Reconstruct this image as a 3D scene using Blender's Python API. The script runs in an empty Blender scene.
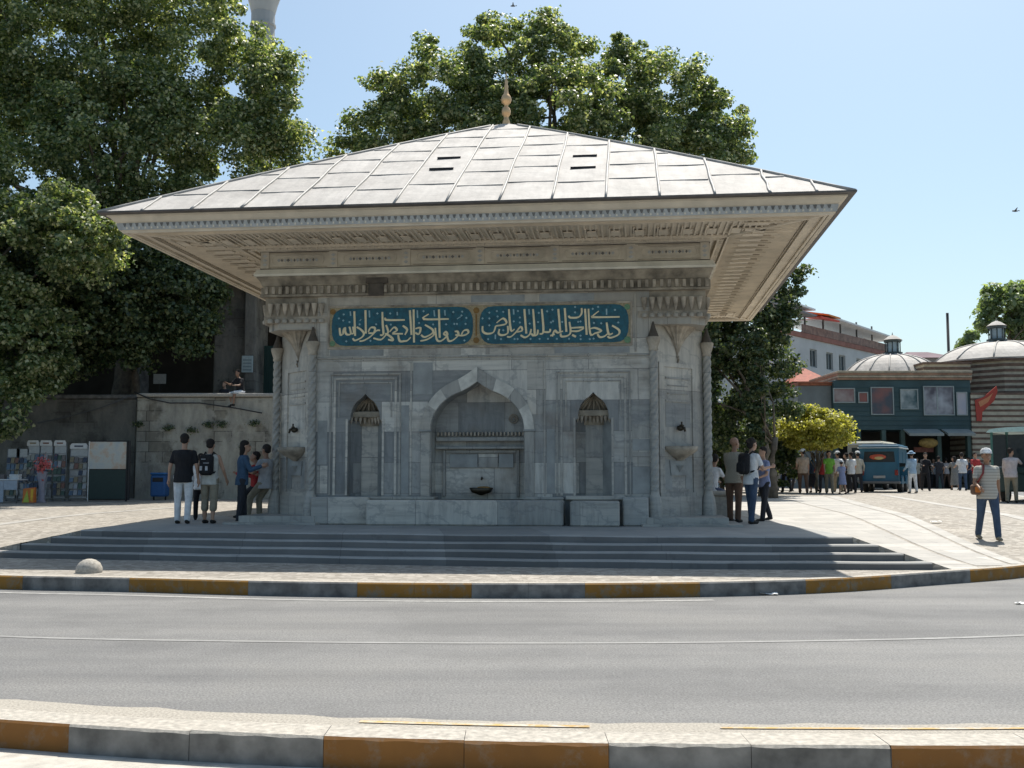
import bpy, bmesh, math, random
import numpy as np
from mathutils import Vector, Matrix
from mathutils.geometry import tessellate_polygon
random.seed(7)
PI = math.pi
R = math.radians
scene = bpy.context.scene
COL = scene.collection

# ------------------------------------------------------------------ world
FOC, EYE, HOR = 1070.0, 0.99, 475.0
PITCH = math.atan((HOR - 384) / FOC)

def at(px, d, z=None, py=None):
    """world point at distance d seen in column px; height z or from row py"""
    cp, sp = math.cos(PITCH), math.sin(PITCH)
    if z is None:
        k = (384 - py) / FOC
        z = EYE + d * (sp + k * cp) / (cp - k * sp)
    return Vector(((px - 512) / FOC * (d * cp + (z - EYE) * sp), d, z))

# ------------------------------------------------------------------ materials
def newmat(name):
    m = bpy.data.materials.new(name)
    m.use_nodes = True
    nt = m.node_tree
    b = nt.nodes['Principled BSDF']
    return m, nt, b

def N(nt, t, **kw):
    n = nt.nodes.new(t)
    for k, v in kw.items():
        if k in n.inputs:
            n.inputs[k].default_value = v
        else:
            setattr(n, k, v)
    return n

def ramp(nt, stops, fac):
    r = nt.nodes.new('ShaderNodeValToRGB')
    e = r.color_ramp.elements
    while len(e) < len(stops):
        e.new(0.5)
    for i, (p, c) in enumerate(stops):
        e[i].position = p
        e[i].color = (c[0], c[1], c[2], 1)
    nt.links.new(fac, r.inputs[0])
    return r.outputs[0]

def mixc(nt, fac, a, b, mode='MIX'):
    m = nt.nodes.new('ShaderNodeMix')
    m.data_type = 'RGBA'
    m.blend_type = mode
    for sock, v in ((m.inputs[0], fac), (m.inputs[6], a), (m.inputs[7], b)):
        if isinstance(v, (int, float)):
            sock.default_value = v
        elif isinstance(v, tuple):
            sock.default_value = (v[0], v[1], v[2], 1)
        else:
            nt.links.new(v, sock)
    return m.outputs[2]

def coords(nt, scale=(1, 1, 1), rot=(0, 0, 0), kind='Object'):
    tc = nt.nodes.new('ShaderNodeTexCoord')
    mp = nt.nodes.new('ShaderNodeMapping')
    mp.inputs['Scale'].default_value = scale
    mp.inputs['Rotation'].default_value = rot
    nt.links.new(tc.outputs[kind], mp.inputs[0])
    return mp.outputs[0]

def noise(nt, vec, scale, detail=4, rough=0.55):
    n = N(nt, 'ShaderNodeTexNoise')
    n.inputs['Scale'].default_value = scale
    n.inputs['Detail'].default_value = detail
    n.inputs['Roughness'].default_value = rough
    nt.links.new(vec, n.inputs['Vector'])
    return n.outputs[0]

def bump(nt, b, h, strength, dist=0.01):
    n = N(nt, 'ShaderNodeBump')
    n.inputs['Strength'].default_value = strength
    n.inputs['Distance'].default_value = dist
    nt.links.new(h, n.inputs['Height'])
    nt.links.new(n.outputs[0], b.inputs['Normal'])

def simple(name, c, var=0.25, scale=4, rough=0.7, metal=0.0, bmp=0.0, spec=None):
    m, nt, b = newmat(name)
    v = coords(nt)
    f = noise(nt, v, scale, 5)
    lo = tuple(x * (1 - var) for x in c)
    hi = tuple(min(1, x * (1 + var)) for x in c)
    nt.links.new(ramp(nt, [(0.3, lo), (0.7, hi)], f), b.inputs['Base Color'])
    b.inputs['Roughness'].default_value = rough
    b.inputs['Metallic'].default_value = metal
    if spec is not None:
        b.inputs['Specular IOR Level'].default_value = spec
    if bmp:
        bump(nt, b, noise(nt, v, scale * 6, 4), bmp)
    return m

def marble(name, light, dark, bw=1.25, bh=0.78, dirt=0.25, shift=0.0):
    """revetment of marble panels: a colour of its own for each panel, grain inside it, stains"""
    m, nt, b = newmat(name)
    tc = nt.nodes.new('ShaderNodeTexCoord')
    sep = N(nt, 'ShaderNodeSeparateXYZ'); nt.links.new(tc.outputs['Object'], sep.inputs[0])
    geo = N(nt, 'ShaderNodeNewGeometry')
    add = N(nt, 'ShaderNodeMath', operation='ADD'); nt.links.new(sep.outputs[0], add.inputs[0])
    my = N(nt, 'ShaderNodeMath', operation='MULTIPLY'); nt.links.new(sep.outputs[1], my.inputs[0]); my.inputs[1].default_value = 0.83
    nt.links.new(my.outputs[0], add.inputs[1])
    com = N(nt, 'ShaderNodeCombineXYZ'); nt.links.new(add.outputs[0], com.inputs[0]); nt.links.new(sep.outputs[2], com.inputs[1])
    com.inputs[2].default_value = shift
    br = N(nt, 'ShaderNodeTexBrick', offset=0.37, offset_frequency=2, squash=0.62, squash_frequency=3)
    nt.links.new(com.outputs[0], br.inputs['Vector'])
    br.inputs['Color1'].default_value = (0, 0, 0, 1); br.inputs['Color2'].default_value = (1, 1, 1, 1)
    br.inputs['Mortar'].default_value = (0.45, 0.45, 0.45, 1)
    br.inputs['Scale'].default_value = 1.0; br.inputs['Mortar Size'].default_value = 0.006
    br.inputs['Brick Width'].default_value = bw; br.inputs['Row Height'].default_value = bh
    base = ramp(nt, [(0.0, dark), (0.35, tuple((x * .35 + y * .65) for x, y in zip(light, dark))), (0.65, tuple((x * .75 + y * .25) for x, y in zip(light, dark))), (1.0, light)], br.outputs[0])
    vs = coords(nt, (3.2, 3.2, 0.55), (0, 0.12, 0))
    gv = noise(nt, vs, 2.6, 7, 0.62); gh = noise(nt, coords(nt, (0.45, 0.45, 4.2), (0, -0.1, 0)), 2.4, 7, 0.62)
    g = mixc(nt, ramp(nt, [(0.48, (0, 0, 0)), (0.52, (1, 1, 1))], N(nt, 'ShaderNodeMath', operation='FRACT').outputs[0]), gv, gh)
    fr_ = [n for n in nt.nodes if n.type == 'MATH' and n.operation == 'FRACT'][-1]
    m5 = N(nt, 'ShaderNodeMath', operation='MULTIPLY'); m5.inputs[1].default_value = 7.3
    bwn = N(nt, 'ShaderNodeRGBToBW'); nt.links.new(br.outputs[0], bwn.inputs[0]); nt.links.new(bwn.outputs[0], m5.inputs[0]); nt.links.new(m5.outputs[0], fr_.inputs[0])
    base = mixc(nt, 0.55, base, ramp(nt, [(0.28, (0.38, 0.39, 0.40)), (0.5, (0.88, 0.88, 0.88)), (0.72, (1.2, 1.18, 1.13))], g), 'MULTIPLY')
    g2 = noise(nt, coords(nt, (1, 1, 1)), 0.9, 6, 0.6)
    base = mixc(nt, ramp(nt, [(0.5, (0, 0, 0)), (0.72, (dirt, dirt, dirt))], g2), base, (0.16, 0.115, 0.075))
    vn = N(nt, 'ShaderNodeTexWave', wave_type='BANDS', bands_direction='DIAGONAL'); vn.inputs['Scale'].default_value = 0.55
    vn.inputs['Distortion'].default_value = 14; vn.inputs['Detail'].default_value = 6; vn.inputs['Detail Scale'].default_value = 1.3; vn.inputs['Detail Roughness'].default_value = 0.65
    nt.links.new(coords(nt, (1, 1, 1.6)), vn.inputs['Vector'])
    base = mixc(nt, ramp(nt, [(0.0, (0.35, 0.35, 0.35)), (0.12, (0, 0, 0))], vn.outputs[0]), base, (0.17, 0.18, 0.185))
    g3 = noise(nt, coords(nt, (7, 7, 0.8)), 1.5, 5, 0.7)
    base = mixc(nt, ramp(nt, [(0.55, (0, 0, 0)), (0.75, (0.45, 0.45, 0.45))], g3), base, (0.10, 0.10, 0.105))
    zr = N(nt, 'ShaderNodeMapRange'); zr.inputs['From Min'].default_value = 2.9; zr.inputs['From Max'].default_value = 4.6; nt.links.new(sep.outputs[2], zr.inputs['Value'])
    zz = N(nt, 'ShaderNodeMath', operation='MULTIPLY'); nt.links.new(zr.outputs[0], zz.inputs[0]); nt.links.new(noise(nt, coords(nt, (1, 1, 2)), 1.7, 5, 0.6), zz.inputs[1])
    base = mixc(nt, zz.outputs[0], base, (0.46, 0.39, 0.29))
    mor = mixc(nt, ramp(nt, [(0, (0, 0, 0)), (1, (0.6, 0.6, 0.6))], br.outputs['Fac']), base, (0.07, 0.07, 0.075))
    nt.links.new(mor, b.inputs['Base Color'])
    b.inputs['Roughness'].default_value = 0.6
    bump(nt, b, noise(nt, vs, 9, 5), 0.25)
    return m

M = {}
M['marble'] = marble('marble', (0.68, 0.655, 0.59), (0.24, 0.25, 0.25), 1.55, .62, dirt=0.6)
M['marble_side'] = marble('marble_pale', (0.62, 0.585, 0.515), (0.38, 0.37, 0.34), 2.6, 1.35, 0.4, 3.0)
M['marble_trim'] = marble('marble_trim', (0.50, 0.475, 0.42), (0.35, 0.345, 0.32), 0.8, 3.1, 0.35, 1.0)
M['marble_light'] = simple('marble_light', (0.58, 0.56, 0.50), 0.25, 5, 0.55, bmp=0.2)
M['marble_blue'] = simple('marble_blue', (0.30, 0.31, 0.30), 0.25, 3, 0.55, bmp=0.2)
M['stone_brown'] = simple('stone_brown', (0.27, 0.23, 0.175), 0.6, 3.2, 0.8, bmp=0.4)
M['stone_muqarnas'] = simple('stone_muqarnas', (0.36, 0.31, 0.245), 0.5, 4.5, 0.8, bmp=0.4)
M['stone_dark'] = simple('stone_dark', (0.09, 0.075, 0.06), 0.4, 5, 0.9)
M['stone_pale'] = simple('stone_pale', (0.60, 0.56, 0.48), 0.2, 3, 0.75, bmp=0.25)
M['soffit'] = simple('soffit_wood', (0.66, 0.585, 0.47), 0.14, 2.2, 0.75, bmp=0.2)
M['soffit_dark'] = simple('soffit_groove', (0.42, 0.36, 0.28), 0.25, 4, 0.85)
M['frieze'] = simple('frieze_plaster', (0.56, 0.51, 0.42), 0.2, 3.0, 0.8, bmp=0.25)
M['frieze_white'] = simple('frieze_white', (0.70, 0.66, 0.56), 0.15, 3, 0.7)
M['frieze_grey'] = simple('frieze_grey', (0.44, 0.455, 0.455), 0.2, 8, 0.7)
M['frieze_mark'] = simple('frieze_mark', (0.17, 0.17, 0.165), 0.3, 8, 0.8)
M['dark_gap'] = simple('dark_gap', (0.02, 0.02, 0.022), 0.2, 3, 0.9)
M['gold'] = simple('gilded_metal', (0.72, 0.47, 0.25), 0.2, 6, 0.45, 0.6)
M['tile_blue'] = simple('tile_blue', (0.006, 0.09, 0.128), 0.4, 14, 0.45)
M['tile_gold'] = simple('tile_gold', (0.36, 0.29, 0.17), 0.3, 30, 0.6)
M['tile_green'] = simple('tile_green', (0.14, 0.26, 0.14), 0.3, 30, 0.6)
M['letter'] = simple('lettering', (0.82, 0.70, 0.44), 0.1, 20, 0.5)
M['letter_dim'] = simple('lettering_dim', (0.30, 0.46, 0.50), 0.1, 20, 0.5)
M['bronze'] = simple('bronze', (0.06, 0.05, 0.035), 0.3, 10, 0.4, 0.6)
M['ochre'] = simple('ochre_stain', (0.24, 0.13, 0.03), 0.3, 10, 0.6)

# lead roof sheets: faint tone per sheet, streaks running down, lighter and darker patches
def leadmat():
    m, nt, b = newmat('lead_sheet')
    v = coords(nt)
    base = ramp(nt, [(0.3, (0.42, 0.395, 0.365)), (0.7, (0.57, 0.54, 0.505))], noise(nt, v, 1.1, 6, 0.6))
    base = mixc(nt, 0.5, base, ramp(nt, [(0.35, (0.72, 0.71, 0.70)), (0.65, (1.05, 1.04, 1.02))], noise(nt, coords(nt, (5, 1, 1)), 1.4, 5, 0.6)), 'MULTIPLY')
    base = mixc(nt, ramp(nt, [(0.60, (0, 0, 0)), (0.75, (0.5, 0.5, 0.5))], noise(nt, v, 6, 5, 0.7)), base, (0.26, 0.235, 0.21))
    nt.links.new(base, b.inputs['Base Color'])
    b.inputs['Roughness'].default_value = 0.75
    b.inputs['Specular IOR Level'].default_value = 0.3
    bump(nt, b, noise(nt, v, 2.0, 5), 0.6, 0.05)
    return m
M['lead'] = leadmat()
M['lead_seam'] = simple('lead_seam', (0.36, 0.345, 0.32), 0.2, 5, 0.6)
M['lead_lip'] = simple('lead_lip', (0.11, 0.10, 0.095), 0.3, 5, 0.6)

def asphalt():
    m, nt, b = newmat('asphalt')
    v = coords(nt)
    fine = noise(nt, v, 55, 3, 0.7)
    base = ramp(nt, [(0.35, (0.115, 0.114, 0.111)), (0.65, (0.245, 0.242, 0.236))], fine)
    big = noise(nt, coords(nt, (0.10, 0.9, 1)), 1.1, 5, 0.6)
    base = mixc(nt, 0.9, base, ramp(nt, [(0.32, (0.72, 0.72, 0.73)), (0.68, (1.12, 1.11, 1.09))], big), 'MULTIPLY')
    big2 = noise(nt, coords(nt, (1, 1, 1)), 0.45, 6, 0.7)
    base = mixc(nt, 0.8, base, ramp(nt, [(0.40, (0.84, 0.84, 0.84)), (0.5, (1, 1, 1)), (0.62, (1.06, 1.05, 1.03))], big2), 'MULTIPLY')
    spot = noise(nt, coords(nt, (0.5, 1.3, 1)), 2.2, 5, 0.7)
    base = mixc(nt, ramp(nt, [(0.66, (0, 0, 0)), (0.76, (0.45, 0.45, 0.45))], spot), base, (0.12, 0.117, 0.113))
    nt.links.new(base, b.inputs['Base Color'])
    b.inputs['Roughness'].default_value = 0.85
    bump(nt, b, fine, 0.5, 0.01)
    return m
M['asphalt'] = asphalt()

def cobble():
    m, nt, b = newmat('cobble_setts')
    v = coords(nt)
    vo = N(nt, 'ShaderNodeTexVoronoi', feature='F1'); vo.inputs['Scale'].default_value = 8.5
    ve = N(nt, 'ShaderNodeTexVoronoi', feature='DISTANCE_TO_EDGE'); ve.inputs['Scale'].default_value = 8.5
    nt.links.new(v, vo.inputs['Vector']); nt.links.new(v, ve.inputs['Vector'])
    bw = N(nt, 'ShaderNodeRGBToBW'); nt.links.new(vo.outputs['Color'], bw.inputs[0])
    base = ramp(nt, [(0.2, (0.25, 0.225, 0.19)), (0.8, (0.42, 0.385, 0.335))], bw.outputs[0])
    base = mixc(nt, 0.7, base, ramp(nt, [(0.3, (0.78, 0.78, 0.78)), (0.7, (1.1, 1.08, 1.05))], noise(nt, v, 0.6, 6, 0.6)), 'MULTIPLY')
    base = mixc(nt, ramp(nt, [(0.0, (0.75, 0.75, 0.75)), (0.09, (0, 0, 0))], ve.outputs[0]), base, (0.20, 0.18, 0.15))
    nt.links.new(base, b.inputs['Base Color'])
    b.inputs['Roughness'].default_value = 0.85
    return m
M['cobble'] = cobble()

def slabs(name, c, bw=0.9, bh=0.45, rot=0.0, mk=0.5):
    m, nt, b = newmat(name)
    v = coords(nt, (1, 1, 1), (0, 0, rot))
    br = N(nt, 'ShaderNodeTexBrick', offset=0.5)
    nt.links.new(v, br.inputs['Vector'])
    br.inputs['Color1'].default_value = (*[x * 0.85 for x in c], 1); br.inputs['Color2'].default_value = (*[x * 1.12 for x in c], 1)
    br.inputs['Mortar'].default_value = (*[x * mk for x in c], 1)
    br.inputs['Scale'].default_value = 1; br.inputs['Mortar Size'].default_value = 0.008
    br.inputs['Brick Width'].default_value = bw; br.inputs['Row Height'].default_value = bh
    base = mixc(nt, 0.8, br.outputs[0], ramp(nt, [(0.3, (0.75, 0.75, 0.76)), (0.7, (1.1, 1.09, 1.07))], noise(nt, v, 1.6, 6, 0.65)), 'MULTIPLY')
    base = mixc(nt, ramp(nt, [(0.58, (0, 0, 0)), (0.7, (0.5, 0.5, 0.5))], noise(nt, v, 5, 5, 0.7)), base, tuple(x * 0.55 for x in c))
    nt.links.new(base, b.inputs['Base Color'])
    b.inputs['Roughness'].default_value = 0.7
    return m
M['slab'] = slabs('stone_slabs', (0.40, 0.38, 0.345), 1.1, 0.55, -0.11)
M['step'] = slabs('riser_stone_shaded', (0.16, 0.16, 0.158), 1.7, 4.0, -0.11, .8)  # risers darker than the treads: the fall of light put into the colour
M['tread'] = slabs('tread_stone_lit', (0.34, 0.335, 0.315), 1.7, 4.0, -0.11, .8)
M['kerb_grey'] = simple('kerb_concrete_shaded', (0.17, 0.165, 0.155), 0.5, 5, 0.8, bmp=0.4)  # kerb faces darker than the tops, their shade put into the colour
M['kerb_top'] = simple('kerb_top_concrete', (0.42, 0.385, 0.33), 0.28, 26, 0.85, bmp=0.5)

def worn(name, c, under, lo=0.52, hi=0.6, sc=7):
    m, nt, b = newmat(name)
    v = coords(nt)
    f = noise(nt, v, sc, 7, 0.7)
    cc = mixc(nt, ramp(nt, [(0.3, (0, 0, 0)), (0.7, (1, 1, 1))], noise(nt, v, 2, 4)), tuple(x * 0.7 for x in c), c)
    base = mixc(nt, ramp(nt, [(lo, (0, 0, 0)), (hi, (1, 1, 1))], f), cc, under)
    nt.links.new(base, b.inputs['Base Color'])
    b.inputs['Roughness'].default_value = 0.75
    bump(nt, b, f, 0.4)
    return m
M['kerb_yellow'] = worn('kerb_yellow', (0.31, 0.15, 0.02), (0.2, 0.17, 0.12), 0.50, 0.66)
M['kerb_orange'] = worn('kerb_orange', (0.24, 0.10, 0.014), (0.20, 0.14, 0.09), 0.50, 0.70)
M['line_white'] = worn('line_white', (0.38, 0.375, 0.355), (0.24, 0.235, 0.225), 0.46, 0.6, 9)
M['line_pale'] = worn('line_pale', (0.33, 0.325, 0.31), (0.24, 0.235, 0.225), 0.44, 0.6, 9)
M['line_yellow'] = worn('line_yellow', (0.55, 0.36, 0.12), (0.5, 0.45, 0.38), 0.45, 0.6, 9)
M['gravel'] = simple('gravel_concrete', (0.40, 0.365, 0.31), 0.35, 60, 0.95, bmp=0.6)
M['near_ground'] = simple('pale_concrete', (0.46, 0.43, 0.375), 0.2, 9, 0.9, bmp=0.4)
M['hill'] = simple('hill', (0.10, 0.13, 0.12), 0.4, 0.03, 0.95)
M['bark'] = simple('bark', (0.15, 0.125, 0.095), 0.4, 6, 0.9, bmp=0.6)

def rubble(name, c, c2):
    m, nt, b = newmat(name)
    tc = nt.nodes.new('ShaderNodeTexCoord'); sep = N(nt, 'ShaderNodeSeparateXYZ'); nt.links.new(tc.outputs['Object'], sep.inputs[0])
    com = N(nt, 'ShaderNodeCombineXYZ'); nt.links.new(sep.outputs[0], com.inputs[0]); nt.links.new(sep.outputs[2], com.inputs[1])
    br = N(nt, 'ShaderNodeTexBrick', offset=0.43, squash=0.8, squash_frequency=2)
    nt.links.new(com.outputs[0], br.inputs['Vector'])
    br.inputs['Color1'].default_value = (*c, 1); br.inputs['Color2'].default_value = (*c2, 1); br.inputs['Mortar'].default_value = (0.09, 0.08, 0.07, 1)
    br.inputs['Scale'].default_value = 1; br.inputs['Mortar Size'].default_value = 0.012
    br.inputs['Brick Width'].default_value = 0.75; br.inputs['Row Height'].default_value = 0.36
    v = coords(nt)
    pl = ramp(nt, [(0.42, (0, 0, 0)), (0.5, (1, 1, 1))], noise(nt, v, 0.75, 6, 0.65))
    base = mixc(nt, pl, br.outputs[0], tuple(x * 1.15 for x in c2))
    base = mixc(nt, 0.9, base, ramp(nt, [(0.3, (0.5, 0.5, 0.5)), (0.7, (1.2, 1.18, 1.12))], noise(nt, coords(nt, (1.5, 1.5, 0.6)), 1.6, 7, 0.7)), 'MULTIPLY')
    base = mixc(nt, ramp(nt, [(0.62, (0, 0, 0)), (0.7, (0.8, 0.8, 0.8))], noise(nt, v, 3.5, 6, 0.7)), base, (0.06, 0.055, 0.045))
    nt.links.new(base, b.inputs['Base Color']); b.inputs['Roughness'].default_value = 0.9
    bump(nt, b, noise(nt, v, 8, 6), 0.8, 0.04)
    return m
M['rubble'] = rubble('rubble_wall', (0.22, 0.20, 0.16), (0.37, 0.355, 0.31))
M['rubble_shaded'] = rubble('rubble_wall_shaded', (0.12, 0.115, 0.10), (0.20, 0.19, 0.17))  # darker copy of the wall stone, tree shade put into its colour

def leafmat(name, lo, mid, hi, trans=0.35):
    m, nt, b = newmat(name)
    geo = N(nt, 'ShaderNodeNewGeometry')
    c = ramp(nt, [(0.0, lo), (0.55, mid), (1.0, hi)], geo.outputs['Random Per Island'])
    nt.links.new(c, b.inputs['Base Color'])
    b.inputs['Roughness'].default_value = 0.42
    tr = N(nt, 'ShaderNodeBsdfTranslucent')
    tcol = mixc(nt, 1.0, c, (1.5, 1.55, 0.6), 'MULTIPLY')
    nt.links.new(tcol, tr.inputs[0])
    mx = N(nt, 'ShaderNodeMixShader'); mx.inputs[0].default_value = trans
    nt.links.new(b.outputs[0], mx.inputs[1]); nt.links.new(tr.outputs[0], mx.inputs[2])
    nt.links.new(mx.outputs[0], nt.nodes['Material Output'].inputs[0])
    return m
M['leaf'] = leafmat('plane_leaf', (0.05, 0.09, 0.04), (0.17, 0.225, 0.10), (0.60, 0.60, 0.40), 0.45)
M['leaf_dark'] = leafmat('dark_leaf', (0.03, 0.055, 0.025), (0.065, 0.10, 0.045), (0.22, 0.25, 0.12), 0.35)
M['leaf_yellow'] = leafmat('yellow_leaf', (0.22, 0.22, 0.05), (0.42, 0.40, 0.10), (0.65, 0.60, 0.22), 0.5)
M['leaf_far'] = leafmat('far_leaf', (0.13, 0.18, 0.11), (0.22, 0.28, 0.17), (0.36, 0.42, 0.27), .5)

def flat(name, c, rough=0.6, metal=0.0, var=0.12):
    k = 'f_' + name
    if k not in M:
        M[k] = simple(name, c, var, 12, rough, metal)
    return M[k]

# ------------------------------------------------------------------ mesh builder
class MB:
    def __init__(s):
        s.v, s.f, s.m, s.sm = [], [], [], []
    def add(s, verts, faces, mi=0, smooth=False):
        o = len(s.v)
        s.v += [tuple(v) for v in verts]
        for f in faces:
            s.f.append([i + o for i in f]); s.m.append(mi); s.sm.append(smooth)
        return s
    def box(s, x0, x1, y0, y1, z0, z1, mi=0, bev=0.0, mat=None):
        if bev <= 0:
            vs = [(x, y, z) for z in (z0, z1) for y in (y0, y1) for x in (x0, x1)]
            fs = [(0, 2, 3, 1), (4, 5, 7, 6), (0, 1, 5, 4), (2, 6, 7, 3), (0, 4, 6, 2), (1, 3, 7, 5)]
        else:
            e = min(bev, (x1 - x0) * .45, (y1 - y0) * .45, (z1 - z0) * .45)
            vs = []; fs = []
            # chamfered box: for each corner three vertices
            idx = {}
            for ix, x in enumerate((x0, x1)):
                for iy, y in enumerate((y0, y1)):
                    for iz, z in enumerate((z0, z1)):
                        sx, sy, sz = (1 if ix == 0 else -1), (1 if iy == 0 else -1), (1 if iz == 0 else -1)
                        idx[ix, iy, iz] = (len(vs), len(vs) + 1, len(vs) + 2)
                        vs += [(x, y + sy * e, z + sz * e), (x + sx * e, y, z + sz * e), (x + sx * e, y + sy * e, z)]
            def q(a, b, c, d, k):
                fs.append([idx[a][k], idx[b][k], idx[c][k], idx[d][k]])
            q((0,0,0),(0,0,1),(0,1,1),(0,1,0),0); q((1,0,0),(1,1,0),(1,1,1),(1,0,1),0)
            q((0,0,0),(1,0,0),(1,0,1),(0,0,1),1); q((0,1,0),(0,1,1),(1,1,1),(1,1,0),1)
            q((0,0,0),(0,1,0),(1,1,0),(1,0,0),2); q((0,0,1),(1,0,1),(1,1,1),(0,1,1),2)
            for a in (0, 1):
                for b_ in (0, 1):
                    A, B = (a, b_, 0), (a, b_, 1); fs.append([idx[A][0], idx[A][1], idx[B][1], idx[B][0]])
                    A, B = (a, 0, b_), (a, 1, b_); fs.append([idx[A][0], idx[A][2], idx[B][2], idx[B][0]])
                    A, B = (0, a, b_), (1, a, b_); fs.append([idx[A][1], idx[A][2], idx[B][2], idx[B][1]])
                    for c_ in (0, 1): fs.append(list(idx[a, b_, c_]))
        if mat is not None:
            vs = [tuple(mat @ Vector(v)) for v in vs]
        return s.add(vs, fs, mi)
    def lathe(s, prof, n=24, cx=0, cy=0, mi=0, a0=0, a1=2 * PI, smooth=True, sx=1, sy=1, z=0):
        full = abs(a1 - a0 - 2 * PI) < 1e-6
        k = n if full else n + 1
        vs = []
        for r, h in prof:
            for i in range(k):
                a = a0 + (a1 - a0) * i / n
                vs.append((cx + r * sx * math.cos(a), cy + r * sy * math.sin(a), z + h))
        fs = []
        for j in range(len(prof) - 1):
            for i in range(n):
                i2 = (i + 1) % k
                fs.append([j * k + i, j * k + i2, (j + 1) * k + i2, (j + 1) * k + i])
        s.add(vs, fs, mi, smooth)
        if full:
            s.add(vs[:k], [list(range(k))[::-1]], mi); s.add(vs[-k:], [list(range(k))], mi)
        return s
    def tube(s, pts, rad, n=8, mi=0, smooth=True):
        pts = [Vector(p) for p in pts]
        if not isinstance(rad, (list, tuple)): rad = [rad] * len(pts)
        vs = []
        up = Vector((0, 0, 1))
        for i, p in enumerate(pts):
            t = (pts[min(i + 1, len(pts) - 1)] - pts[max(i - 1, 0)]).normalized()
            u = t.cross(up)
            if u.length < 0.05: u = t.cross(Vector((0, 1, 0)))
            u.normalize(); w = u.cross(t)
            for k in range(n):
                a = 2 * PI * k / n
                vs.append(p + (u * math.cos(a) + w * math.sin(a)) * rad[i])
        fs = []
        for j in range(len(pts) - 1):
            for k in range(n):
                k2 = (k + 1) % n
                fs.append([j * n + k, j * n + k2, (j + 1) * n + k2, (j + 1) * n + k])
        fs.append(list(range(n))[::-1]); fs.append([len(vs) - n + k for k in range(n)])
        return s.add(vs, fs, mi, smooth)
    def poly(s, outline, holes, z0, z1, frame, mi=0, mi_side=None):
        """extruded polygon with holes; frame(u, v, w) -> xyz"""
        loops = [[Vector((u, v, 0)) for u, v in outline]] + [[Vector((u, v, 0)) for u, v in h] for h in holes]
        tris = tessellate_polygon(loops)
        allp = [p for l in loops for p in l]
        n = len(allp)
        vs = [frame(p.x, p.y, z0) for p in allp] + [frame(p.x, p.y, z1) for p in allp]
        fs = [list(t) for t in tris] + [[i + n for i in t][::-1] for t in tris]
        s.add(vs, fs, mi)
        o = 0
        sf = []
        for l in loops:
            k = len(l)
            for i in range(k):
                j = (i + 1) % k
                sf.append([o + i, o + j, o + j + n, o + i + n])
            o += k
        return s.add(vs, sf, mi if mi_side is None else mi_side)
    def ico(s, c, r, sub=2, mi=0, smooth=True):
        bm = bmesh.new(); bmesh.ops.create_icosphere(bm, subdivisions=sub, radius=1)
        if not isinstance(r, (list, tuple)): r = (r, r, r)
        vs = [(c[0] + v.co.x * r[0], c[1] + v.co.y * r[1], c[2] + v.co.z * r[2]) for v in bm.verts]
        fs = [[v.index for v in f.verts] for f in bm.faces]
        bm.free()
        return s.add(vs, fs, mi, smooth)
    def ribbon(s, pts, w, mi=0, frame=None, th=0.01):
        """flat stroke in a plane; pts 2-D"""
        P = [Vector((p[0], p[1])) for p in pts]
        if len(P) > 2:      # smooth the stroke
            Q = []
            for i in range(len(P) - 1):
                p0, p1, p2, p3 = P[max(i - 1, 0)], P[i], P[i + 1], P[min(i + 2, len(P) - 1)]
                for t in (0, .25, .5, .75):
                    Q.append(0.5 * ((2 * p1) + (-p0 + p2) * t + (2 * p0 - 5 * p1 + 4 * p2 - p3) * t * t + (-p0 + 3 * p1 - 3 * p2 + p3) * t ** 3))
            Q.append(P[-1]); P = Q
        vs = []
        n = len(P)
        for i in range(n):
            t = (P[min(i + 1, n - 1)] - P[max(i - 1, 0)])
            if t.length < 1e-9: t = Vector((1, 0))
            t.normalize(); nn = Vector((-t.y, t.x))
            ww = w * (0.7 + 0.3 * math.sin(PI * (i + .5) / n)) * (.68 + .62 * abs(math.sin(math.atan2(t.y, t.x) - R(38))))
            a, b = P[i] + nn * ww / 2, P[i] - nn * ww / 2
            vs += [frame(a.x, a.y, 0), frame(b.x, b.y, 0), frame(b.x, b.y, th), frame(a.x, a.y, th)]
        fs = []
        for i in range(n - 1):
            a = i * 4; b = a + 4
            fs += [[a + 2, a + 3, b + 3, b + 2], [a, a + 3, b + 3, b][::-1], [a + 1, a + 2, b + 2, b + 1]]
        fs += [[0, 1, 2, 3], [4 * n - 4, 4 * n - 1, 4 * n - 2, 4 * n - 3]]
        return s.add(vs, fs, mi)
    def build(s, name, mats, parent=None, loc=None, rz=0.0):
        me = bpy.data.meshes.new(name)
        me.from_pydata(s.v, [], s.f)
        if not isinstance(mats, (list, tuple)): mats = [mats]
        for m in mats: me.materials.append(m)
        me.polygons.foreach_set('material_index', s.m)
        me.polygons.foreach_set('use_smooth', s.sm)
        me.update()
        bm = bmesh.new(); bm.from_mesh(me)
        bmesh.ops.recalc_face_normals(bm, faces=bm.faces); bm.to_mesh(me); bm.free()
        o = bpy.data.objects.new(name, me); COL.objects.link(o)
        if parent: o.parent = parent
        if loc is not None: o.location = loc
        o.rotation_euler[2] = rz
        return o

def tag(o, label=None, cat=None, group=None, kind=None):
    if label: o['label'] = label
    if cat: o['category'] = cat
    if group: o['group'] = group
    if kind: o['kind'] = kind
    return o
def empty(name, loc, rz=0.0, label=None, cat=None, group=None):
    o = bpy.data.objects.new(name, None); COL.objects.link(o)
    o.location = loc; o.rotation_euler[2] = rz
    return tag(o, label, cat, group)
def copy_tree(o, parent=None):
    c = o.copy(); COL.objects.link(c); c.parent = parent
    for ch in list(o.children): copy_tree(ch, c)
    return c

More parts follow.
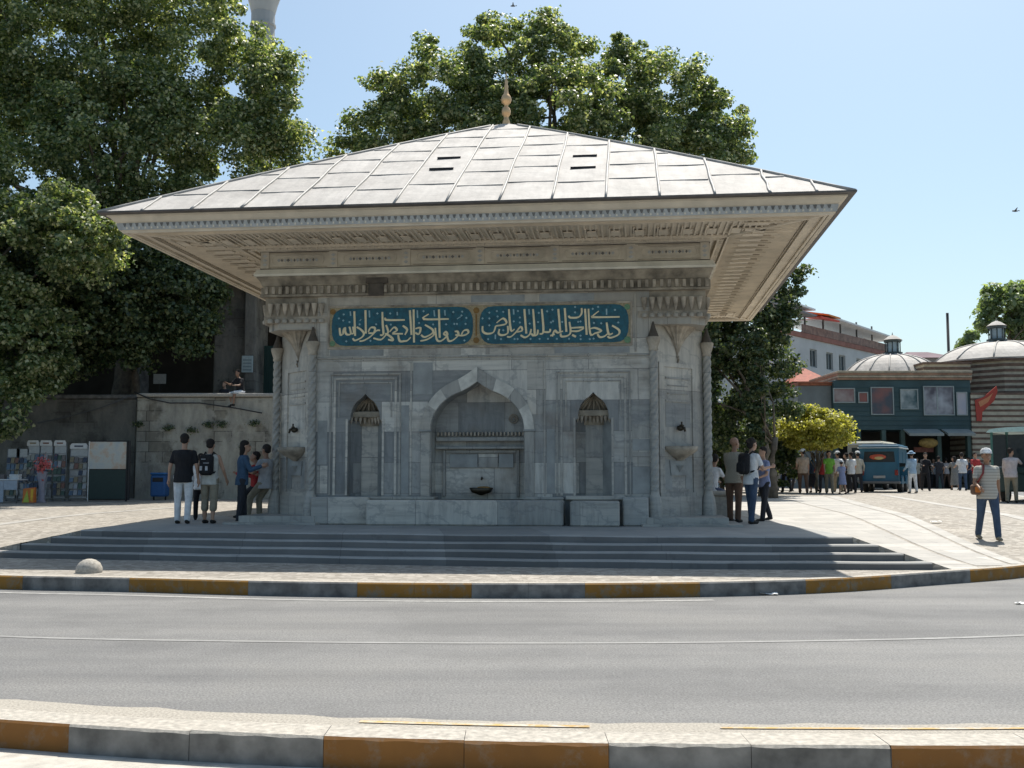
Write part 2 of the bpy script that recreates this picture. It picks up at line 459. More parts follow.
# ------------------------------------------------------------------ terrain
ZP = -0.44      # pavement
ZR = -0.62      # road
def lerp_pts(pts, x):
    if x <= pts[0][0]: return pts[0][1]
    for (x0, y0), (x1, y1) in zip(pts, pts[1:]):
        if x <= x1:
            return y0 + (y1 - y0) * (x - x0) / (x1 - x0)
    return pts[-1][1]
def cr(pts, x):
    """smooth curve y(x) through the points"""
    n = len(pts)
    if x <= pts[0][0] or x >= pts[-1][0]: return lerp_pts(pts, x)
    for i in range(n - 1):
        if x <= pts[i + 1][0]:
            x0, y0 = pts[i]; x1, y1 = pts[i + 1]
            def sl(j):
                a, b = max(j - 1, 0), min(j + 1, n - 1)
                return (pts[b][1] - pts[a][1]) / (pts[b][0] - pts[a][0])
            t = (x - x0) / (x1 - x0); h = x1 - x0
            return (2*t**3-3*t*t+1)*y0 + (t**3-2*t*t+t)*h*sl(i) + (-2*t**3+3*t*t)*y1 + (t**3-t*t)*h*sl(i+1)
KERB = [(-60, 52), (-25, 26), (-14, 18.3), (-10, 16.3), (-7.36, 15.38), (-5.35, 15.0), (-2.86, 14.45), (0, 14.23), (2.54, 14.4), (4.4, 14.9), (6.2, 15.9), (8.1, 17.1), (11, 20.0), (14, 25), (18, 36), (24, 60), (40, 140)]
KY = lambda x: cr(KERB, x)
S0P = [(-9.5, 19.75), (-7.75, 19.4), (-4, 18.6), (0, 17.8), (3, 17.4), (5.5, 17.25), (7, 17.3)]
S0 = lambda x: cr(S0P, x)
XR = [5.45, 5.75, 6.05, 6.36, 6.68]
XL = [-7.75, -8.2, -8.65, -9.1, -9.55]
def ss(t):
    t = min(1, max(0, t)); return t * t * (3 - 2 * t)
def ground(x, y):
    if x > 5.45: u = lerp_pts([(a, k) for k, a in enumerate(XR)], x) / 4
    elif x < -7.75: u = lerp_pts([(a, 4 - k) for k, a in enumerate(XL[::-1])], x) / 4
    else: u = 0
    return -0.44 * u * (1 - ss((y - 17) / 11)) + 0.26 * ss((y - 24) / 24)

def grid_mesh(name, segs, rows, far, hfun, mat):
    mb = MB()
    for xs, front in segs:
        cols = []
        for x in xs:
            f = front(x)
            ys = [f] + [y for y in rows if y > f + 0.02]
            cols.append((x, ys))
        L = min(len(c[1]) for c in cols)
        for (xa, ya), (xb, yb) in zip(cols, cols[1:]):
            ka, kb = len(ya), len(yb)
            va = [(xa, y, hfun(xa, y)) for y in ya]; vb = [(xb, y, hfun(xb, y)) for y in yb]
            m = min(ka, kb)
            vs = va + vb; fs = []
            # match rows from the far end, fan the rest
            for i in range(1, m):
                fs.append([ka - i - 1, ka + kb - i - 1, ka + kb - i, ka - i])
            if ka > m:
                fs.append(list(range(0, ka - m + 1)) + [ka])
            if kb > m:
                fs.append([0] + [ka + j for j in range(0, kb - m + 1)][::-1])
            mb.add(vs, fs, 0, False)
            sk = [(xa, ya[0], hfun(xa, ya[0])), (xb, yb[0], hfun(xb, yb[0])), (xb, yb[0], -0.66), (xa, ya[0], -0.66)]
            mb.add(sk, [[0, 1, 2, 3]])
    o = mb.build(name, mat)
    return tag(o, kind='structure')
def lin(a, b, n): return [a + (b - a) * i / n for i in range(n + 1)]
rows = [13.5 + 0.5 * i for i in range(70)] + [50, 54, 58, 64, 72, 82, 95, 110, 130, 160, 200, 260, 340, 460, 620]
KYP = lambda x: KY(x) + 0.08
segs = [(lin(-200, -60, 4) + lin(-56, -26, 6) + lin(-25, -9.55, 40), KYP)]
for k in range(3, -1, -1):
    segs.append((lin(XL[k + 1], XL[k], 2), lambda x, k=k: S0(x) - 0.3 * k))
segs.append((lin(-7.75, 5.45, 20), lambda x: S0(x) + 0.03))
for k in range(4):
    segs.append((lin(XR[k], XR[k + 1], 2), lambda x, k=k: S0(x) - 0.3 * k))
segs.append((lin(6.68, 18, 80) + lin(19, 40, 14), KYP))
grid_mesh('plaza', segs, rows, 0, ground, M['cobble'])
# strip of pavement between kerb and lowest step
mb = MB()
xs = lin(-9.55, 6.68, 60)
for a, b in zip(xs, xs[1:]):
    mb.add([(a, KYP(a), ZP), (b, KYP(b), ZP), (b, S0(b) - 0.8, ZP), (a, S0(a) - 0.8, ZP)], [[0, 1, 2, 3]])
tag(mb.build('pavement', M['cobble']), kind='structure')
# road / ground sheet to the horizon
mb = MB(); mb.add([(-3000, -60, ZR), (3000, -60, ZR), (3000, 4000, ZR), (-3000, 4000, ZR)], [[0, 1, 2, 3]])
tag(mb.build('road', M['asphalt']), kind='structure')

# far kerb, stones painted in turn
mb = MB()
yel = [(-22, -20.3), (-18.3, -16.5), (-14.6, -12.8), (-10.9, -9.0), (-7.9, -6.9), (-5.3, -3.55), (-2.05, -0.53), (0.96, 2.5), (4.0, 5.4), (6.9, 8.3), (9.8, 11.2), (12.5, 13.8)]
cuts = set()
for a, b in yel: cuts.add(a); cuts.add(b)
cuts = sorted(cuts)
full = []
for a, b in zip(cuts, cuts[1:]):
    n = 2
    full += [(a + (b - a) * i / n, a + (b - a) * (i + 1) / n) for i in range(n)]
for a, b in full:
    mid = (a + b) / 2
    mi = 1 if any(p <= mid <= q for p, q in yel) else 0
    g = 0.0012
    sub = lin(a + g, b - g, 3)
    for p, q in zip(sub, sub[1:]):
        yp, yq = KY(p), KY(q)
        top = ZP + 0.012
        vs = [(p, yp, ZR), (q, yq, ZR), (q, yq, top - .02), (p, yp, top - .02), (p, yp + .02, top), (q, yq + .02, top), (q, yq + .2, top), (p, yp + .2, top), (p, yp + .2, ZR), (q, yq + .2, ZR)]
        mb.add(vs, [[0, 1, 2, 3], [3, 2, 5, 4]], mi)
        mb.add(vs, [[4, 5, 6, 7]], 2)
        mb.add(vs, [[7, 6, 9, 8]], 0)
        mb.add(vs, [[0, 3, 4, 7, 8], [1, 2, 5, 6, 9]], 0)
tag(mb.build('kerb', [M['kerb_grey'], M['kerb_yellow'], M['kerb_top']]), kind='structure')
# near kerb
NK = [(-9, 8.6), (-6, 7.35), (-3.12, 6.5), (-1.5, 6.12), (0, 5.93), (1.5, 5.86), (3, 5.86), (6, 6.1), (9, 6.7)]
NY = lambda x: cr(NK, x)
mb = MB()
nyel = [(-5.6, -4.0, 1), (-4.0, -2.57, 1), (-1.04, 0.52, 1), (2.02, 3.5, 1), (5, 6.5, 1)]
stones = [(-9, -7.3, 1), (-7.3, -5.7, 0), (-5.7, -4.1, 0), (-4.1, -2.57, 1), (-2.57, -1.82, 0), (-1.82, -1.04, 0), (-1.04, -0.26, 1), (-0.26, 0.52, 1), (0.52, 1.28, 0), (1.28, 2.02, 0), (2.02, 2.8, 1), (2.8, 3.6, 1), (3.6, 5.1, 0), (5.1, 6.6, 1), (6.6, 8.9, 0)]
rnd = random.Random(3)
for a, b, mi in stones:
    g = 0.0015
    sub = lin(a + g, b - g, 10); dz = rnd.uniform(-.004, .004); dy = rnd.uniform(-.006, .006)
    for p, q in zip(sub, sub[1:]):
        def rng(x): return (0.006 * math.sin(x * 23.1) + 0.004 * math.sin(x * 57.3))
        yp, yq = NY(p) + dy, NY(q) + dy
        top = -0.45 + dz
        cp, cq = 0.014 + .5 * rng(p), 0.014 + .5 * rng(q)
        vs = [(p, yp, ZR), (q, yq, ZR), (q, yq, top - cq), (p, yp, top - cp), (p, yp + cp, top), (q, yq + cq, top), (q, yq + .27, top), (p, yp + .27, top), (p, yp + .27, ZR), (q, yq + .27, ZR)]
        mb.add(vs, [[0, 1, 2, 3]], mi); mb.add(vs, [[3, 2, 5, 4]], mi if mi else 2)
        mb.add(vs, [[4, 5, 6, 7]], 2); mb.add(vs, [[7, 6, 9, 8]], 0)
    vs = [(x, NY(x) + dy + k, z) for x in (a + g, b - g) for k, z in ((0, ZR), (0, top - .02), (.03, top), (.27, top), (.27, ZR))]
    mb.add(vs, [[0, 1, 2, 3, 4], [5, 6, 7, 8, 9]], 0)
tag(mb.build('kerb', [M['kerb_grey'], M['kerb_orange'], M['kerb_top']]), kind='structure')
# gravelly concrete edging behind the near kerb, with the worn yellow line on it
mb = MB()
xs = lin(-9, 8.9, 90)
for a, b in zip(xs, xs[1:]):
    w = lambda x: 0.58 + 0.02 * math.sin(x * 7.7) + 0.015 * math.sin(x * 19)
    mb.add([(a, NY(a) + .265, -0.462), (b, NY(b) + .265, -0.462), (b, NY(b) + w(b), -0.468), (a, NY(a) + w(a), -0.468), (a, NY(a) + w(a) + .03, ZR), (b, NY(b) + w(b) + .03, ZR)], [[0, 1, 2, 3], [3, 2, 5, 4]])
tag(mb.build('kerb_edging', M['gravel']), kind='structure')
def strip(name, pts, w, z, mat, zf=None, kind='structure'):
    mb = MB()
    n = len(pts)
    for i in range(n - 1):
        a, b = Vector(pts[i]), Vector(pts[i + 1])
        def nrm(j):
            t = Vector(pts[min(j + 1, n - 1)]) - Vector(pts[max(j - 1, 0)]); t.normalize(); return Vector((-t.y, t.x))
        na, nb = nrm(i), nrm(i + 1)
        q = [a - na * w / 2, b - nb * w / 2, b + nb * w / 2, a + na * w / 2]
        mb.add([(p.x, p.y, (zf(p.x, p.y) + z) if zf else z) for p in q], [[0, 1, 2, 3]])
    return tag(mb.build(name, mat), kind=kind)
strip('road_marking', [(x, NY(x) + .44) for x in lin(-0.9, 0.45, 14)], 0.05, -0.459, M['line_yellow'])
strip('road_marking', [(x, NY(x) + .44) for x in lin(1.2, 3.6, 14)], 0.035, -0.459, M['line_yellow'])
strip('road_marking', [(x, KY(x) - .42) for x in lin(-14, 2.6, 60)], 0.13, ZR + .004, M['line_white'])
cl = [(-20, 17), (-12, 13.0), (-5.2, 10.9), (-2.5, 10.55), (0, 10.44), (2.6, 10.55), (5.25, 10.97), (9, 12.3), (14, 16)]
strip('road_marking', [(x, cr(cl, x)) for x in lin(-20, 14, 90)], 0.085, ZR + .004, M['line_pale'])
mb = MB()
xs = lin(-9, 8.9, 60)
for a, b in zip(xs, xs[1:]):
    mb.add([(a, -8, ZR + .004), (b, -8, ZR + .004), (b, NY(b) + .01, ZR + .004), (a, NY(a) + .01, ZR + .004)], [[0, 1, 2, 3]])
tag(mb.build('pavement', M['near_ground']), kind='structure')

# plaza paving bands
def gline(p, q, n=24): return [(p[0] + (q[0] - p[0]) * i / n, p[1] + (q[1] - p[1]) * i / n) for i in range(n + 1)]
strip('paving_band', gline((11.6, 21.5), (14.4, 42)), 0.32, 0.006, M['slab'], ground)
strip('paving_band', gline((16.5, 30), (21.5, 50)), 0.32, 0.006, M['slab'], ground)
strip('paving_band', gline((-12.9, 19), (-9.2, 33)), 0.30, 0.006, M['slab'], ground)
strip('paving_band', gline((-16.0, 21), (-12.2, 38)), 0.30, 0.006, M['slab'], ground)
# slabs on the sloping sides
def sheet(name, fn0, fn1, ys, mat, z):
    mb = MB()
    nx = 16
    g = [[(fn0(y) + (fn1(y) - fn0(y)) * i / nx, y) for i in range(nx + 1)] for y in ys]
    for r0, r1 in zip(g, g[1:]):
        for i in range(nx):
            q = [r0[i], r0[i + 1], r1[i + 1], r1[i]]
            mb.add([(a, b, ground(a, b) + z) for a, b in q], [[0, 1, 2, 3]])
    return tag(mb.build(name, mat), kind='structure')
sheet('paving', lambda y: 6.70 + 0.02 * (y - 17), lambda y: 7.28 + 0.11 * (y - 17.3), lin(16.45, 17.3, 2), M['slab'], 0.005)
sheet('paving', lambda y: 5.56 + 0.0 * (y - 17), lambda y: 7.28 + 0.11 * (y - 17.3), lin(17.32, 40, 46), M['slab'], 0.005)
sheet('paving', lambda y: 7.36 + 0.11 * (y - 17.3), lambda y: 7.95 + 0.16 * (y - 17.3), lin(17.1, 40, 46), M['slab'], 0.005)
sheet('paving', lambda y: 8.02 + 0.16 * (y - 17.3), lambda y: 8.25 + 0.17 * (y - 17.3), lin(17.4, 40, 46), M['slab'], 0.005)

# steps: one thing, each tread a part
st = empty('stone_steps', (0, 18, 0), 0, 'four wide shallow grey stone steps leading up from the pavement to the fountain', 'steps')
for k in range(4):
    mb = MB()
    xs = lin(XL[k], XR[k], 60)
    z = -0.11 * k + (0.004 if k == 0 else 0)
    back = (lambda x: 27.5) if k == 0 else (lambda x, k=k: S0(x) - 0.3 * (k - 1) + 0.02)
    wob = lambda x, k=k: 0.012 * math.sin(x * 1.7 + k * 2) + 0.006 * math.sin(x * 5.1 + k)
    f = lambda x, k=k: S0(x) - 0.3 * k + wob(x)
    zz = lambda x, z=z, k=k: z + 0.004 * math.sin(x * 2.3 + k * 1.3)
    for a, b in zip(xs, xs[1:]):
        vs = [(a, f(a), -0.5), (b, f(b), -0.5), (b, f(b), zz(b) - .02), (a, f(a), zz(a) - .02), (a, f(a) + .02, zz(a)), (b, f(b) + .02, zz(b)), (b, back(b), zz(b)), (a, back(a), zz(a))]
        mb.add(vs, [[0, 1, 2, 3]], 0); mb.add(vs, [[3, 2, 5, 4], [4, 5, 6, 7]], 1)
    for x in (XL[k], XR[k]):
        mb.add([(x, f(x), -0.5), (x, f(x), z - .02), (x, f(x) + .02, z), (x, back(x), z), (x, back(x), -0.5)], [[0, 1, 2, 3, 4]])
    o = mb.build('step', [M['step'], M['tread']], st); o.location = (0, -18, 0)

# ------------------------------------------------------------------ the fountain
YAW = -0.11
F = empty('fountain', (-0.144, 26.0, 0), YAW, 'large square marble fountain kiosk with a wide pyramidal lead roof and a blue inscription', 'fountain')
HB, HC = 4.5, 3.42
octo = [(-HC, -HB), (HC, -HB), (HB, -HC), (HB, HC), (HC, HB), (-HC, HB), (-HB, HC), (-HB, -HC)]
front = lambda u, v, w: (u, -HB + w, v)
def ogee(cx, half, zs, zt, n=10, flare=0.28):
    """pointed arch outline, left spring to right spring"""
    pts = []
    for i in range(n + 1):
        t = i / n
        a = t * PI / 2
        # quarter ellipse up to shoulder then straight flare to the tip
        x = half * math.cos(a * 0.78) ** 1.0
        z = (zt - zs) * 0.80 * math.sin(a * 0.78) / math.sin(PI / 2 * 0.78)
        pts.append((x, z))
    xs_, zs_ = pts[-1]
    pts.append((xs_ * 0.5, zs_ + (zt - zs - zs_) * 0.45)); pts.append((0, zt - zs))
    L = [(cx - x, zs + z) for x, z in pts]
    Rr = [(cx + x, zs + z) for x, z in pts[:-1]][::-1]
    return L + Rr
ARCH = [(-1.00, 0.50)] + ogee(-0.06, 0.94, 1.90, 2.86) + [(0.88, 0.50)]
def niche(cx):
    return [(cx - 0.35, 0.56), (cx - 0.35, 2.08)] + ogee(cx, 0.31, 2.12, 2.64, 6) + [(cx + 0.35, 2.08), (cx + 0.35, 0.56)]
NL, NR = niche(-2.37), niche(2.27)
mb = MB()
mb.poly([(-HC, 0), (HC, 0), (HC, 4.66), (-HC, 4.66)], [ARCH, NL, NR], 0, 0.55, front)
mb.build('front_wall', [M['marble']], F)
# other seven faces (butted inside)
mb = MB()
ins = 0.0
for i in range(8):
    a, b = octo[i], octo[(i + 1) % 8]
    if i == 0: continue
    mb.add([(a[0], a[1], 0), (b[0], b[1], 0), (b[0], b[1], 4.66), (a[0], a[1], 4.66)], [[0, 1, 2, 3]])
mb.add([(x, y, 4.655) for x, y in octo], [list(range(8))])
mb.build('side_wall', M['marble_side'], F)
# back of the recesses: shallow canted niches
mb = MB()
for cx in (-2.37, 2.27):
    mb = MB()
    for x0, x1, y0, y1, mi in ((-.42, -.17, .12, .42, 0), (-.17, .17, .42, .42, 1), (.17, .42, .42, .12, 2)):
        mb.add([(cx + x0, -HB + y0, .5), (cx + x1, -HB + y1, .5), (cx + x1, -HB + y1, 2.1), (cx + x0, -HB + y0, 2.1)], [[0, 1, 2, 3]], mi)
    mb.build('niche_lining', [M['marble'], M['marble_side'], M['marble_blue']], F)
# scalloped half domes heading the niches
for cx in (-2.37, 2.27):
    mb = MB()
    for k in range(9):                # dark band of small pendants
        x = cx - 0.32 + 0.08 * k
        yd = 0.10 + 0.26 * (1 - abs(x - cx) / 0.36)
        mb.lathe([(0.008, -0.10), (0.034, -0.02), (0.042, 0.03)], 8, x, -HB + yd, 0, z=2.14)
    mb.box(cx - .34, cx + .34, -HB + .17, -HB + .42, 2.17, 2.29, 2, .01)
    for k in range(7):                # flat shell ribs
        a = PI * (k + .5) / 7
        mb.tube([(cx, -HB + .36, 2.58), (cx + .15 * math.cos(a), -HB + .34, 2.52 - .06 * math.sin(a)), (cx + .30 * math.cos(a), -HB + .30, 2.30)], [.012, .03, .024], 6, 1)
    mb.add([(cx - .36, -HB + .38, 2.0), (cx + .36, -HB + .38, 2.0), (cx + .36, -HB + .38, 2.8), (cx - .36, -HB + .38, 2.8)], [[0, 1, 2, 3]], 1)
    mb.build('niche_hood', [M['stone_muqarnas'], M['stone_brown'], M['stone_brown']], F)
# recess of the great arch: back wall, cornice of small dentils, marble frame
mb = MB()
mb.add([(-1.2, -HB + .50, .4), (1.1, -HB + .50, .4), (1.1, -HB + .50, 3), (-1.2, -HB + .50, 3)], [[0, 1, 2, 3]], 0)
mb.box(-.97, .87, -HB + .36, -HB + .495, 1.68, 1.76, 1, .01)
mb.box(-.98, .88, -HB + .34, -HB + .498, 1.52, 1.57, 1, .008)
for i in range(24):
    mb.box(-.95 + i * .0765, -.915 + i * .0765, -HB + .38, -HB + .49, 1.79, 1.87, 2, .005)
mb.box(-.84, -.78, -HB + .44, -HB + .497, .55, 1.50, 1, .008); mb.box(.68, .74, -HB + .44, -HB + .497, .55, 1.50, 1, .008)
mb.box(-.775, .675, -HB + .44, -HB + .497, 1.44, 1.50, 1, .008)
mb.box(-.70, -.12, -HB + .46, -HB + .499, 1.14, 1.42, 3, .004); mb.box(-.10, .30, -HB + .46, -HB + .499, 1.14, 1.42, 4, .004); mb.box(.32, .62, -HB + .46, -HB + .499, 1.14, 1.42, 3, .004)
mb.build('arch_recess', [M['marble'], M['marble_trim'], M['stone_muqarnas'], M['marble_blue'], M['marble_side']], F)
# rosette in the tympanum
mb = MB(); 
for r0 in (0.085, 0.045):
    mb.tube([(0.62 + r0 * math.cos(2 * PI * i / 16), -HB + .46, 2.14 + r0 * math.sin(2 * PI * i / 16)) for i in range(17)], .014, 6)
mb.build('rosette', M['stone_muqarnas'], F)
# basin bowl and spout in the recess
mb = MB(); mb.lathe([(0.02, -.12), (.20, -.06), (.25, .03), (.22, .035), (.05, -.04)], 24, -0.02, -HB + .30, 0, sy=.7, z=.70)
mb.ico((0.04, -HB + .22, .735), (.14, .08, .03), 2, 1)
mb.tube([(-.02, -HB + .48, .92), (-.02, -HB + .40, .94), (-.02, -HB + .33, .90)], .02, 8, 0)
mb.build('water_bowl', [M['bronze'], M['ochre']], F)
# voussoir ring around the arch: stones of two tones standing proud
arch_in = ogee(-0.06, 0.955, 1.90, 2.87)
arch_out = ogee(-0.06, 1.15, 1.90, 3.17)
n = len(arch_in); mb = MB()
grp = [0, 4, 7, 10, 12, 14, 17, 20, n - 1]
for gi, (a, b) in enumerate(zip(grp, grp[1:])):
    for i in range(a, b):
        q = [arch_in[i], arch_in[i + 1], arch_out[i + 1], arch_out[i]]
        mb.poly(q, [], -0.055 - 0.004 * (gi % 2), 0.002, front, [2, 0, 2, 0, 2, 0, 2, 0][gi])
mb.build('arch_ring', [M['marble_light'], M['marble_blue'], M['marble_trim']], F)
for x0, x1 in ((-1.21, -1.02), (0.90, 1.09)):
    mb = MB(); mb.box(x0, x1, -HB - .045, -HB + .003, .52, 1.858, 0, .01); mb.box(x0 - .03, x1 + .03, -HB - .06, -HB + .004, 1.86, 1.905, 1, .008)
    mb.build('arch_jamb', [M['marble_trim'], M['marble_blue']], F)
# mouldings: frames round the niches, string course, pilaster strips
def frame_rect(mb, x0, x1, z0, z1, t, d, mi=0, y=-HB, sides='LRT'):
    if 'T' in sides: mb.box(x0, x1, y - d, y + .003, z1 - t, z1, mi, .006)
    if 'B' in sides: mb.box(x0, x1, y - d, y + .003, z0, z0 + t, mi, .006)
    zt = z1 - t if 'T' in sides else z1
    zb = z0 + t if 'B' in sides else z0
    if 'L' in sides: mb.box(x0, x0 + t, y - d, y + .003, zb, zt, mi, .006)
    if 'R' in sides: mb.box(x1 - t, x1, y - d, y + .003, zb, zt, mi, .006)
mb = MB()
for cx in (-2.37, 2.27):
    frame_rect(mb, cx - .74, cx + .74, .58, 3.06, .035, .030)
    frame_rect(mb, cx - .66, cx + .66, .58, 2.98, .05, .022, 1)
    frame_rect(mb, cx - .56, cx + .56, 2.16, 2.88, .03, .018, 0, sides='LRT')
    frame_rect(mb, cx - .40, cx + .40, .58, 2.13, .045, .02, 1, sides='LR')
mb.box(-HC + .03, HC - .03, -HB - .03, -HB + .003, 3.36, 3.40, 0, .008)
mb.box(-HC + .03, HC - .03, -HB - .018, -HB + .004, 3.31, 3.34, 1, .006)
for x in (-3.18, 3.12):
    mb.box(x - .02, x + .02, -HB - .02, -HB + .003, 3.44, 4.62, 0, .006)
for x in (-1.42, 1.30): mb.box(x - .02, x + .02, -HB - .02, -HB + .003, .58, 3.28, 1, .006)
mb.build('wall_moulding', [M['marble_trim'], M['marble_side']], F)
# revetment plates of other tones, a few millimetres proud of the wall
mb = MB()
for k, (x0, x1, z0, z1, mi) in enumerate([(-1.38, -.98, 2.62, 3.27, 0), (-3.36, -3.16, 1.2, 2.1, 0), (.95, 1.27, 2.2, 3.27, 1), (1.34, 1.5, .62, 1.9, 0), (-1.62, -1.46, .62, 2.4, 0), (3.04, 3.38, .62, 1.15, 0), (3.04, 3.38, 1.16, 1.45, 1), (3.04, 3.38, 1.47, 1.7, 0), (3.04, 3.38, 1.71, 2.0, 1),
                                (-3.36, -3.14, .62, 1.18, 1), (-3.12, -2.0, 3.42, 3.55, 0), (0.1, 1.4, 3.42, 3.56, 1), (-1.9, -.4, 3.42, 3.57, 1), (1.5, 3.0, 3.42, 3.55, 0), (1.2, 2.3, 4.48, 4.64, 0), (-2.5, -1.1, 4.48, 4.63, 1), (-.2, .9, 4.49, 4.63, 0)]):
    mb = MB(); mb.box(x0, x1, -HB - .006, -HB + .002, z0, z1, 0, .002)
    mb.build('marble_plate', M['marble_blue'] if mi == 0 else M['marble_side'], F)
# plinth: ledge, troughs, end blocks
mb = MB(); mb.box(-3.38, -2.20, -HB - .34, -HB + .2, 0, .55, 0, .03); mb.build('plinth', M['marble_side'], F)
mb = MB(); mb.box(2.84, 3.34, -HB - .34, -HB + .2, 0, .56, 0, .03)
mb.build('plinth', M['marble'], F)
mb = MB(); mb.box(-2.18, 1.70, -HB - .62, -HB + .5, 0, .50, 0, .035)
mb.box(-2.22, -.9, -HB - .20, -HB + .3, .50, .56, 1, .015); mb.box(.9, 1.68, -HB - .2, -HB + .3, .50, .555, 1, .015)
mb.build('trough', [M['marble_side'], M['marble_trim']], F)
mb = MB(); mb.box(1.83, 2.78, -HB - .60, -HB + .1, 0, .49, 0, .03)
mb.box(1.72, 2.9, -HB - .12, -HB + .3, .50, .58, 0, .015)
mb.build('trough', M['marble_side'], F)
# corner base blocks + base course
mb = MB()
for sx in (-1, 1):
    for sy in (-1, 1):
        q = [(sx * (HC - .12), sy * (HB + .36)), (sx * (HB + .36), sy * (HB + .36)), (sx * (HB + .36), sy * (HC - .12)), (sx * (HC - .5), sy * (HC - .5))]
        q2 = [(sx * (HC - .2), sy * (HB + .55)), (sx * (HB + .62), sy * (HB + .55)), (sx * (HB + .62), sy * (HC - .2)), (sx * (HC - .5), sy * (HC - .5))]
        mb = MB(); mb.poly(q, [], .045, .17, lambda u, v, w: (u, v, w)); mb.poly(q2, [], .0, .045, lambda u, v, w: (u, v, w))
        mb.build('base_step', M['marble_side'], F)
# chamfer mid frame helper : position on the chamfer sx,sy ; u along, w outwards
def chf(sx, sy):
    a = Vector((sx * HC, sy * HB, 0)); b = Vector((sx * HB, sy * HC, 0))
    mid = (a + b) / 2; t = (b - a).normalized(); nrm = Vector((sx, sy, 0)).normalized()
    return lambda u, v, w: tuple(mid + t * u + nrm * w + Vector((0, 0, v)))
for sx in (-1, 1):
    fr = chf(sx, -1)
    # framed panels of the chamfer
    mb = MB()
    for x0, x1, z0, z1, d, mi in ((-.56, .56, .56, .64, .04, 0), (-.56, -.42, .64, 3.25, .03, 1), (.42, .56, .64, 3.25, .03, 1), (-.42, .42, 3.16, 3.25, .03, 1), (-.36, .36, 2.46, 2.50, .018, 0), (-.3, .3, 2.62, 2.64, .015, 0), (-.3, .3, 2.78, 2.80, .015, 0), (-.36, .36, 2.92, 2.96, .018, 0), (-.40, -.2, .7, 1.3, .008, 2), (.2, .4, .7, 1.35, .008, 2), (-.36, .36, 1.95, 2.44, .006, 3), (-.62, .62, .17, .56, .06, 1)):
        mb.poly([(x0, z0), (x1, z0), (x1, z1), (x0, z1)], [], -.002, d, fr, mi)
    mb.build('corner_panel', [M['marble_trim'], M['marble_side'], M['marble_blue'], M['marble']], F)
    # small wall basin
    mb = MB(); c = fr(0, 0, .02)
    ang = math.atan2(-1, sx)
    pr = [(.05, -.22), (.12, -.18), (.26, -.10), (.37, -.02), (.39, .06), (.35, .07), (.30, .02), (.1, -.02)]
    mb.lathe(pr, 20, c[0], c[1], 0, ang - PI / 2, ang + PI / 2, z=1.50)
    mb.add([fr(-.39, 1.46, .01), fr(.39, 1.46, .01), fr(.39, 1.56, .01), fr(-.39, 1.56, .01)], [[0, 1, 2, 3]])
    mb.poly([(-.24, .98), (.24, .98), (.28, 1.28), (-.28, 1.28)], [], 0, .03, fr, 1)
    mb.lathe([(.01, -.14), (.07, -.05), (.1, .0)], 12, c[0], c[1], 1, z=1.18)
    mb.build('wall_basin', [M['stone_muqarnas'], M['marble_blue']], F)
    mb = MB(); mb.tube([fr(0, 1.95, 0), fr(0, 1.96, .10), fr(0, 1.93, .17), fr(0, 1.86, .19)], [.035, .03, .028, .022], 8)
    mb.ico(fr(0, 1.93, .07), (.07, .07, .06), 2); mb.tube([fr(0, 1.97, .1), fr(0, 2.06, .1)], .018, 6); mb.tube([fr(-.06, 1.99, .1), fr(.06, 1.99, .1)], .014, 6)
    mb.build('tap', M['bronze'], F)
    # squinch: fluted inverted half cone under the square corner
    mb = MB(); nrib = 9
    vs = []; K = 36
    hs = [(3.36, .01), (3.46, .035), (3.6, .10), (3.75, .2), (3.88, .33), (3.97, .44), (4.0, .47)]
    for z, r in hs:
        for i in range(K + 1):
            a = PI * i / K
            rr = r * (1 - .16 * abs(math.cos(a * nrib / 1.0)))
            vs.append(fr(rr * 1.0 * math.cos(a), z, rr * .75 * math.sin(a)))
    fs = [[j * (K + 1) + i, j * (K + 1) + i + 1, (j + 1) * (K + 1) + i + 1, (j + 1) * (K + 1) + i] for j in range(len(hs) - 1) for i in range(K)]
    mb.add(vs, fs, 0, True)
    mb.tube([fr(0, 3.40, .02), fr(0, 3.32, .035), fr(0, 3.24, .015)], [.03, .022, .008], 6, 0)
    mb.build('squinch', M['stone_muqarnas'], F)
    # lintel, corner block with pendant muqarnas teeth
    mb = MB()
    q = [(sx * HC, -HB - .02), (sx * (HB - .28), -HB - .02), (sx * (HB + .02), -HB + .28), (sx * (HB + .02), -HC), (sx * (HC - .3), -HC + .3)]
    mb.poly(q, [], 3.98, 4.13, lambda u, v, w: (u, v, w), 0)
    q = [(sx * (HC - .25), -HB - .03), (sx * (HB + .03), -HB - .03), (sx * (HB + .03), -HC + .25), (sx * (HC - .3), -HC + .3)]
    mb.poly(q, [], 4.13, 4.25, lambda u, v, w: (u, v, w), 1)
    q = [(sx * (HC - .02), -HB - .01), (sx * (HB + .01), -HB - .01), (sx * (HB + .01), -HC + .02), (sx * (HC - .3), -HC + .3)]
    mb.poly(q, [], 4.25, 4.658, lambda u, v, w: (u, v, w), 2)
    for i in range(8):
        u = HC - .12 + i * .155
        for P in ((sx * u, -HB - .05), (sx * (HB + .05), -u)):
            mb.lathe([(.012, .0), (.04, .1), (.058, .22), (.062, .26)], 8, P[0], P[1], 1, z=4.26)
            mb.lathe([(.055, .02), (.062, .08), (.04, .10)], 8, P[0], P[1], 0, z=4.10)
    mb.build('corner_muqarnas', [M['marble_trim'], M['stone_muqarnas'], M['stone_brown']], F)
